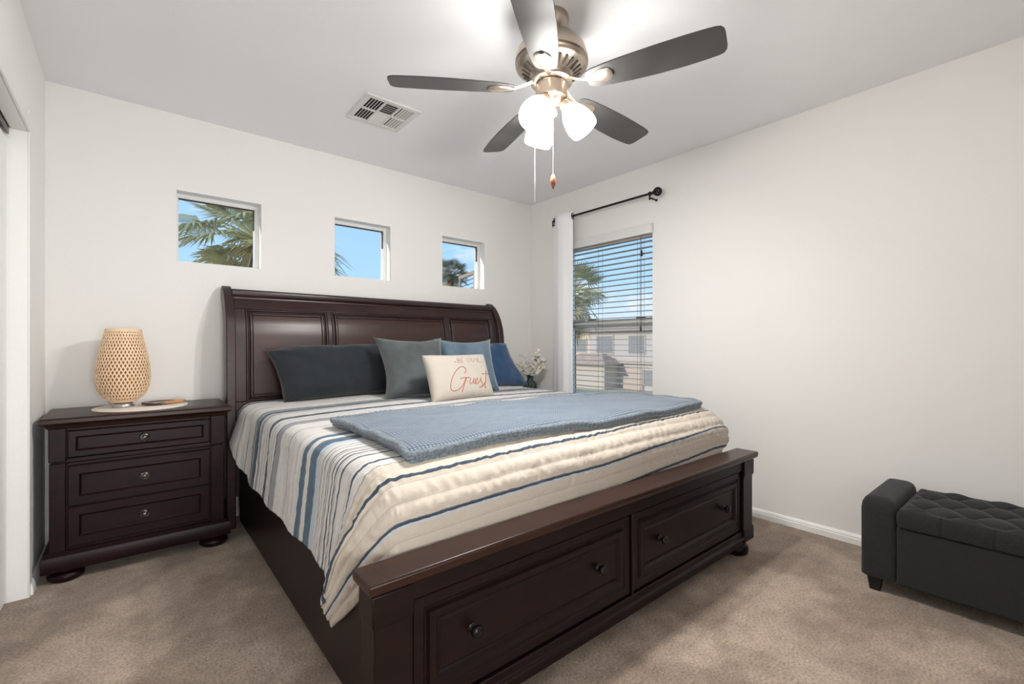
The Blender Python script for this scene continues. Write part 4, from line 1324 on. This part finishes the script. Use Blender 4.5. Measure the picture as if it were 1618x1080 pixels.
pet.build('blossoms', MT['petal'], va, ang=60)

# ================================================================== OTTOMAN
OX0, OX1, OYN, OYF, OZ0 = 2.500, 2.965, -0.50, 0.585, 0.065
ot = thing('storage_ottoman', 'charcoal tufted storage ottoman bench along the right wall', 'ottoman', ((OX0 + OX1) / 2, 0.05, 0))
bd = MB()
bd.box(OX0 + 0.006, OX1, OYN + 0.125, OYF - 0.125, OZ0, 0.308)
bd.build('body', MT['ottoman'], ot, bevel=0.008, seg=3)


def arm_mesh(y0, y1):
    """padded end block: rounded box with a soft top"""
    mb = MB()
    n = 10
    loops = []
    zz_ = [OZ0, OZ0 + 0.006, OZ0 + 0.03, 0.22, 0.36, 0.385, 0.402, 0.412, 0.416]
    ins = [0.006, 0.0, 0.0, 0.0, 0.0, 0.004, 0.013, 0.026, 0.045]
    for z, i_ in zip(zz_, ins):
        rad = 0.022
        x0, x1, a, c = OX0 + i_, OX1 - i_, y0 + i_ * 0.8, y1 - i_ * 0.8
        rad = max(0.004, min(rad, (c - a) / 2 - 0.002))
        lp = []
        for (cx_, cy_, s0) in ((x1 - rad, c - rad, 0), (x0 + rad, c - rad, PI / 2), (x0 + rad, a + rad, PI), (x1 - rad, a + rad, 1.5 * PI)):
            for k in range(6):
                t = s0 + k * PI / 10
                lp.append((cx_ + rad * math.cos(t), cy_ + rad * math.sin(t), z))
        loops.append(lp)
    # domed cap
    cxm, cym = (OX0 + OX1) / 2, (y0 + y1) / 2
    for f_, z in ((0.6, 0.4185), (0.15, 0.4195)):
        loops.append([(cxm + (p[0] - cxm) * f_, cym + (p[1] - cym) * f_, z) for p in loops[8]])
    return mb.loft(loops)


arm_mesh(OYF - 0.122, OYF).build('arm', MT['ottoman'], ot, ang=50)
arm_mesh(OYN, OYN + 0.122).build('arm', MT['ottoman'], ot, ang=50)
# tufted lid
lx0, lx1, ly0, ly1 = OX0 - 0.006, OX1 - 0.012, OYN + 0.127, OYF - 0.127
nx, ny = 120, 230
cxm, cym = (lx0 + lx1) / 2, (ly0 + ly1) / 2
PXT, PYT = 0.085, 0.075       # tuft spacing across and along
P = np.zeros((nx, ny, 3))
side = 7
for i in range(nx):
    for j in range(ny):
        # parameter runs over the edge: first/last few rows go down the side
        fi = (i - side) / (nx - 1 - 2 * side); fj = (j - side) / (ny - 1 - 2 * side)
        ci, cj = min(max(fi, 0), 1), min(max(fj, 0), 1)
        x = lx0 + 0.012 + (lx1 - lx0 - 0.024) * ci; y = ly0 + 0.012 + (ly1 - ly0 - 0.024) * cj
        a = (x - 2.506) / PXT; b_ = (y - 0.318) / PYT
        p1 = abs(math.sin(PI * (a + b_) * 0.5)); p2 = abs(math.sin(PI * (a - b_) * 0.5))
        pu = (p1 * p2) ** 0.38
        # fewer creases close to the rim: keep only the pleats running out
        rim = min(ci * (lx1 - lx0), (1 - ci) * (lx1 - lx0), cj * (ly1 - ly0), (1 - cj) * (ly1 - ly0))
        k = min(1.0, rim / 0.030)
        z = 0.372 + 0.030 * (k * pu + (1 - k) * 0.75) * (0.62 + 0.38 * k)
        btn = 1.0
        aa, bb_ = a - round(a), b_ - round(b_)
        if (round(a) + round(b_)) % 2 == 0:
            dd = math.hypot(aa * PXT, bb_ * PYT)
            z -= 0.006 * math.exp(-(dd / 0.012) ** 2) * k
        di = max(0, side - i, i - (nx - 1 - side)); dj = max(0, side - j, j - (ny - 1 - side))
        d_ = max(di, dj)
        if d_ > 0:
            s_ = d_ / side
            nxn = (-1 if i < side else (1 if i > nx - 1 - side else 0)); nyn = (-1 if j < side else (1 if j > ny - 1 - side else 0))
            bul = 0.012 * min(1, math.sin(min(1, s_ * 1.7) * PI / 2)) - 0.004 * max(0, s_ - 0.7) / 0.3
            pleat = 0.006 * math.exp(-((b_ - round(b_)) * PYT / 0.005) ** 2) if (nxn and round(b_) % 2 == 0) else 0
            x += nxn * (bul - pleat); y += nyn * bul
            z = z - (z - 0.312) * (s_ ** 1.6)
        P[i, j] = (x, y, z)
MB().grid(P).build('tufted_lid', MT['ottoman'], ot, ang=180, fix=True)
for x in (OX0 + 0.045, OX1 - 0.045):
    for y in (OYF - 0.045, OYN + 0.045):
        mb = MB()
        loops = [[(x - r, y - r, z), (x + r, y - r, z), (x + r, y + r, z), (x - r, y + r, z)] for z, r in ((0.0, 0.018), (OZ0 + 0.002, 0.026))]
        mb.loft(loops).build('leg', MT['ottoleg'], ot, bevel=0.003)

# ================================================================== OUTSIDE
GZ = -3.15
struct(MB().box(-40, 140, -60, 140, GZ - 0.3, GZ).build('ground', MT['ground'], smooth=False))
struct(MB().box(17, 27, -60, 140, GZ + 0.005, GZ + 0.02).build('street', MT['asphalt'], smooth=False))


def hip_roof(mb, x0, x1, y0, y1, z0, z1, inset):
    vs_ = [(x0, y0, z0), (x1, y0, z0), (x1, y1, z0), (x0, y1, z0), (x0 + inset, y0 + inset, z1), (x1 - inset, y0 + inset, z1), (x1 - inset, y1 - inset, z1), (x0 + inset, y1 - inset, z1)]
    mb.add(vs_, [(3, 2, 1, 0), (0, 1, 5, 4), (1, 2, 6, 5), (2, 3, 7, 6), (3, 0, 4, 7), (4, 5, 6, 7)])


def house(name, label, x0, x1, y0, y1, h, ridge, wallm, wins, eave=0.5, extra=None):
    hs = thing(name, label, 'house', ((x0 + x1) / 2, (y0 + y1) / 2, GZ))
    wl = MB().box(x0, x1, y0, y1, GZ, h).build('wall', wallm, hs, smooth=False)
    rf_ = MB(); hip_roof(rf_, x0 - eave, x1 + eave, y0 - eave, y1 + eave, h, ridge, min(x1 - x0, y1 - y0) * 0.42)
    rf_.build('roof', MT['tile'], hs, smooth=False)
    for (y, w, z0, z1) in wins:
        fr_ = MB()
        fr_.box(x0 - 0.08, x0 + 0.02, y - w / 2 - 0.1, y + w / 2 + 0.1, z0 - 0.1, z1 + 0.1)
        wn = fr_.build('window', MT['exttrim'], hs, smooth=False)
        MB().box(x0 - 0.10, x0 - 0.06, y - w / 2, y + w / 2, z0, z1).build('pane', MT['extwin'], wn, smooth=False)
    return hs


hs = house('house', 'two-storey tan house across the street seen through the blind', 36, 46, 16.0, 31.0, 2.30, 3.75, MT['stucco3'],
           [(29.0, 2.0, 0.2, 1.85), (25.3, 1.7, 0.2, 1.85), (21.0, 1.7, 0.2, 1.85), (26.3, 1.2, -2.6, -1.3), (24.0, 1.0, -2.6, -1.3)])
lowr = MB(); hip_roof(lowr, 33.2, 36.2, 26.8, 32.2, -0.85, 0.15, 1.3)
lowr.build('porch_roof', MT['tile'], hs, smooth=False)
MB().box(33.8, 36.0, 27.3, 31.8, GZ, -0.85).build('porch', MT['stucco'], hs, smooth=False)
MB().box(35.85, 36.0, 27.3, 24.6, GZ, -1.2).build('garage_door', MT['garage'], hs, smooth=False)
MB().box(35.7, 36.1, 16.2, 30.8, -0.75, -0.35).build('belt_course', MT['stucco'], hs, smooth=False)
house('house', 'cream house with sunlit wall beyond the palm at the left of the blind', 40, 48, 33.2, 40.0, 2.45, 3.6, MT['stucco2'], [(35.6, 1.4, 0.2, 1.6)])
house('house', 'low tan house down the street at the right of the blind', 33, 40, 3.0, 11.0, -0.2, 1.4, MT['stucco'], [(8.0, 1.8, -2.4, -0.9)])


def fan_palm(label, x, y, zc, scale, nleaf, mgreen, seed, skirt=True, up=0.3, trunk_r=0.22):
    r = random.Random(seed)
    pm = thing('palm_tree', label, 'tree', (x, y, GZ), 'fan palms outside the windows')
    MB().lathe([(trunk_r * 1.3, GZ), (trunk_r, GZ + 1.0), (trunk_r * 0.9, zc - 0.3 * scale), (trunk_r * 0.6, zc)], Matrix.Translation((x, y, 0)), 14).build('trunk', MT['trunk'], pm)

    def leaf(mb, az, el, plen, flen, nl, droop):
        d = Vector((math.cos(az) * math.cos(el), math.sin(az) * math.cos(el), math.sin(el)))
        base = Vector((x, y, zc)) + d * 0.1 * scale
        tip = base + d * plen + Vector((0, 0, -droop * plen * 0.4))
        mid = base + d * plen * 0.55
        mb.tube([base, mid, tip], [0.022 * scale, 0.016 * scale, 0.012 * scale], 5)
        d2 = (tip - mid).normalized()
        sidev = d2.cross(Vector((0, 0, 1)))
        sidev = sidev.normalized() if sidev.length > 0.01 else Vector((1, 0, 0))
        nrm = sidev.cross(d2).normalized()
        tw_ = r.uniform(-0.5, 0.5)
        s2 = sidev * math.cos(tw_) + nrm * math.sin(tw_); n2 = s2.cross(d2).normalized()
        for k in range(nl):
            a = (k / (nl - 1) - 0.5) * 2 * 1.75
            dd = d2 * math.cos(a) + s2 * math.sin(a)
            ll = flen * (0.75 + 0.25 * math.cos(a)) * r.uniform(0.88, 1.08)
            wv = (d2 * -math.sin(a) + s2 * math.cos(a)) * (0.030 * scale)
            p0 = tip; p1 = tip + dd * ll * 0.55 + n2 * 0.05 * ll
            p2 = tip + dd * ll - Vector((0, 0, r.uniform(0.05, 0.45) * droop * ll)) + n2 * 0.03 * ll
            th = n2 * 0.010 * scale
            mb.add([p0, p1 - wv, p1 - th, p1 + wv, p2, p1 + th], [(0, 1, 5), (0, 5, 3), (1, 4, 5), (5, 4, 3), (0, 2, 1), (0, 3, 2), (1, 2, 4), (2, 3, 4)])

    g = MB()
    for k in range(nleaf):
        el = r.uniform(-0.25 + up * 0.3, 1.15)
        leaf(g, 2.399 * k + r.uniform(-.3, .3), el, scale * r.uniform(0.75, 1.15), scale * r.uniform(0.65, 0.95), 19, 0.55 if el < 0.5 else 0.2)
    g.build('fronds', mgreen, pm, smooth=False, fix=False)
    if skirt:
        g = MB()
        for k in range(int(nleaf * 0.9)):
            el = r.uniform(-1.45, -0.45)
            leaf(g, 2.399 * k + r.uniform(-.3, .3), el, scale * r.uniform(0.6, 1.3), scale * r.uniform(0.6, 0.9), 13, 0.8)
        g.build('dry_skirt', MT['dead'], pm, smooth=False, fix=False)
    return pm




def pix(px, py, depth):
    u, v = (px - 809.0) / F_PX, (543.0 - py) / F_PX
    h_ = vf + vr * u
    return Vector((h_.x * depth, h_.y * depth, EYE + v * depth))


fan_palm('sunlit fan palm filling the left small window', 2.22, 11.55, 3.40, 1.05, 72, MT['frond'], 5)
fan_palm('dark bushy palm low in the right small window', 16.3, 26.0, 5.55, 0.80, 60, MT['frond2'], 9)
fan_palm('tall palm with a dry skirt behind the blind at its left edge', 18.8, 17.42, 3.9, 1.2, 44, MT['frond'], 15)

pg = thing('roof_railing', 'brown beam railing with thin wires low in the right small window', 'railing', (9.9, 14.6, GZ))
a_, b_ = pix(727, 441, 17.7), pix(750, 431, 16.3)
a_.z = b_.z = 3.62
dv = (b_ - a_).normalized()
MB().box(-0.04, (b_ - a_).length + 0.04, -0.05, 0.05, -0.06, 0.06, Matrix.Translation(a_) @ Matrix.Rotation(math.atan2(dv.y, dv.x), 4, 'Z')).build('beam', MT['pergola'], pg, smooth=False)
for dz in (0.20, 0.36, 0.52):
    MB().tube([a_ - Vector((0, 0, dz)), b_ - Vector((0, 0, dz))], 0.014, 6).build('wire', MT['wire'], pg)
for q_ in (a_, b_):
    MB().box(q_.x - 0.035, q_.x + 0.035, q_.y - 0.035, q_.y + 0.035, GZ, 3.56).build('post', MT['pergola'], pg, smooth=False)
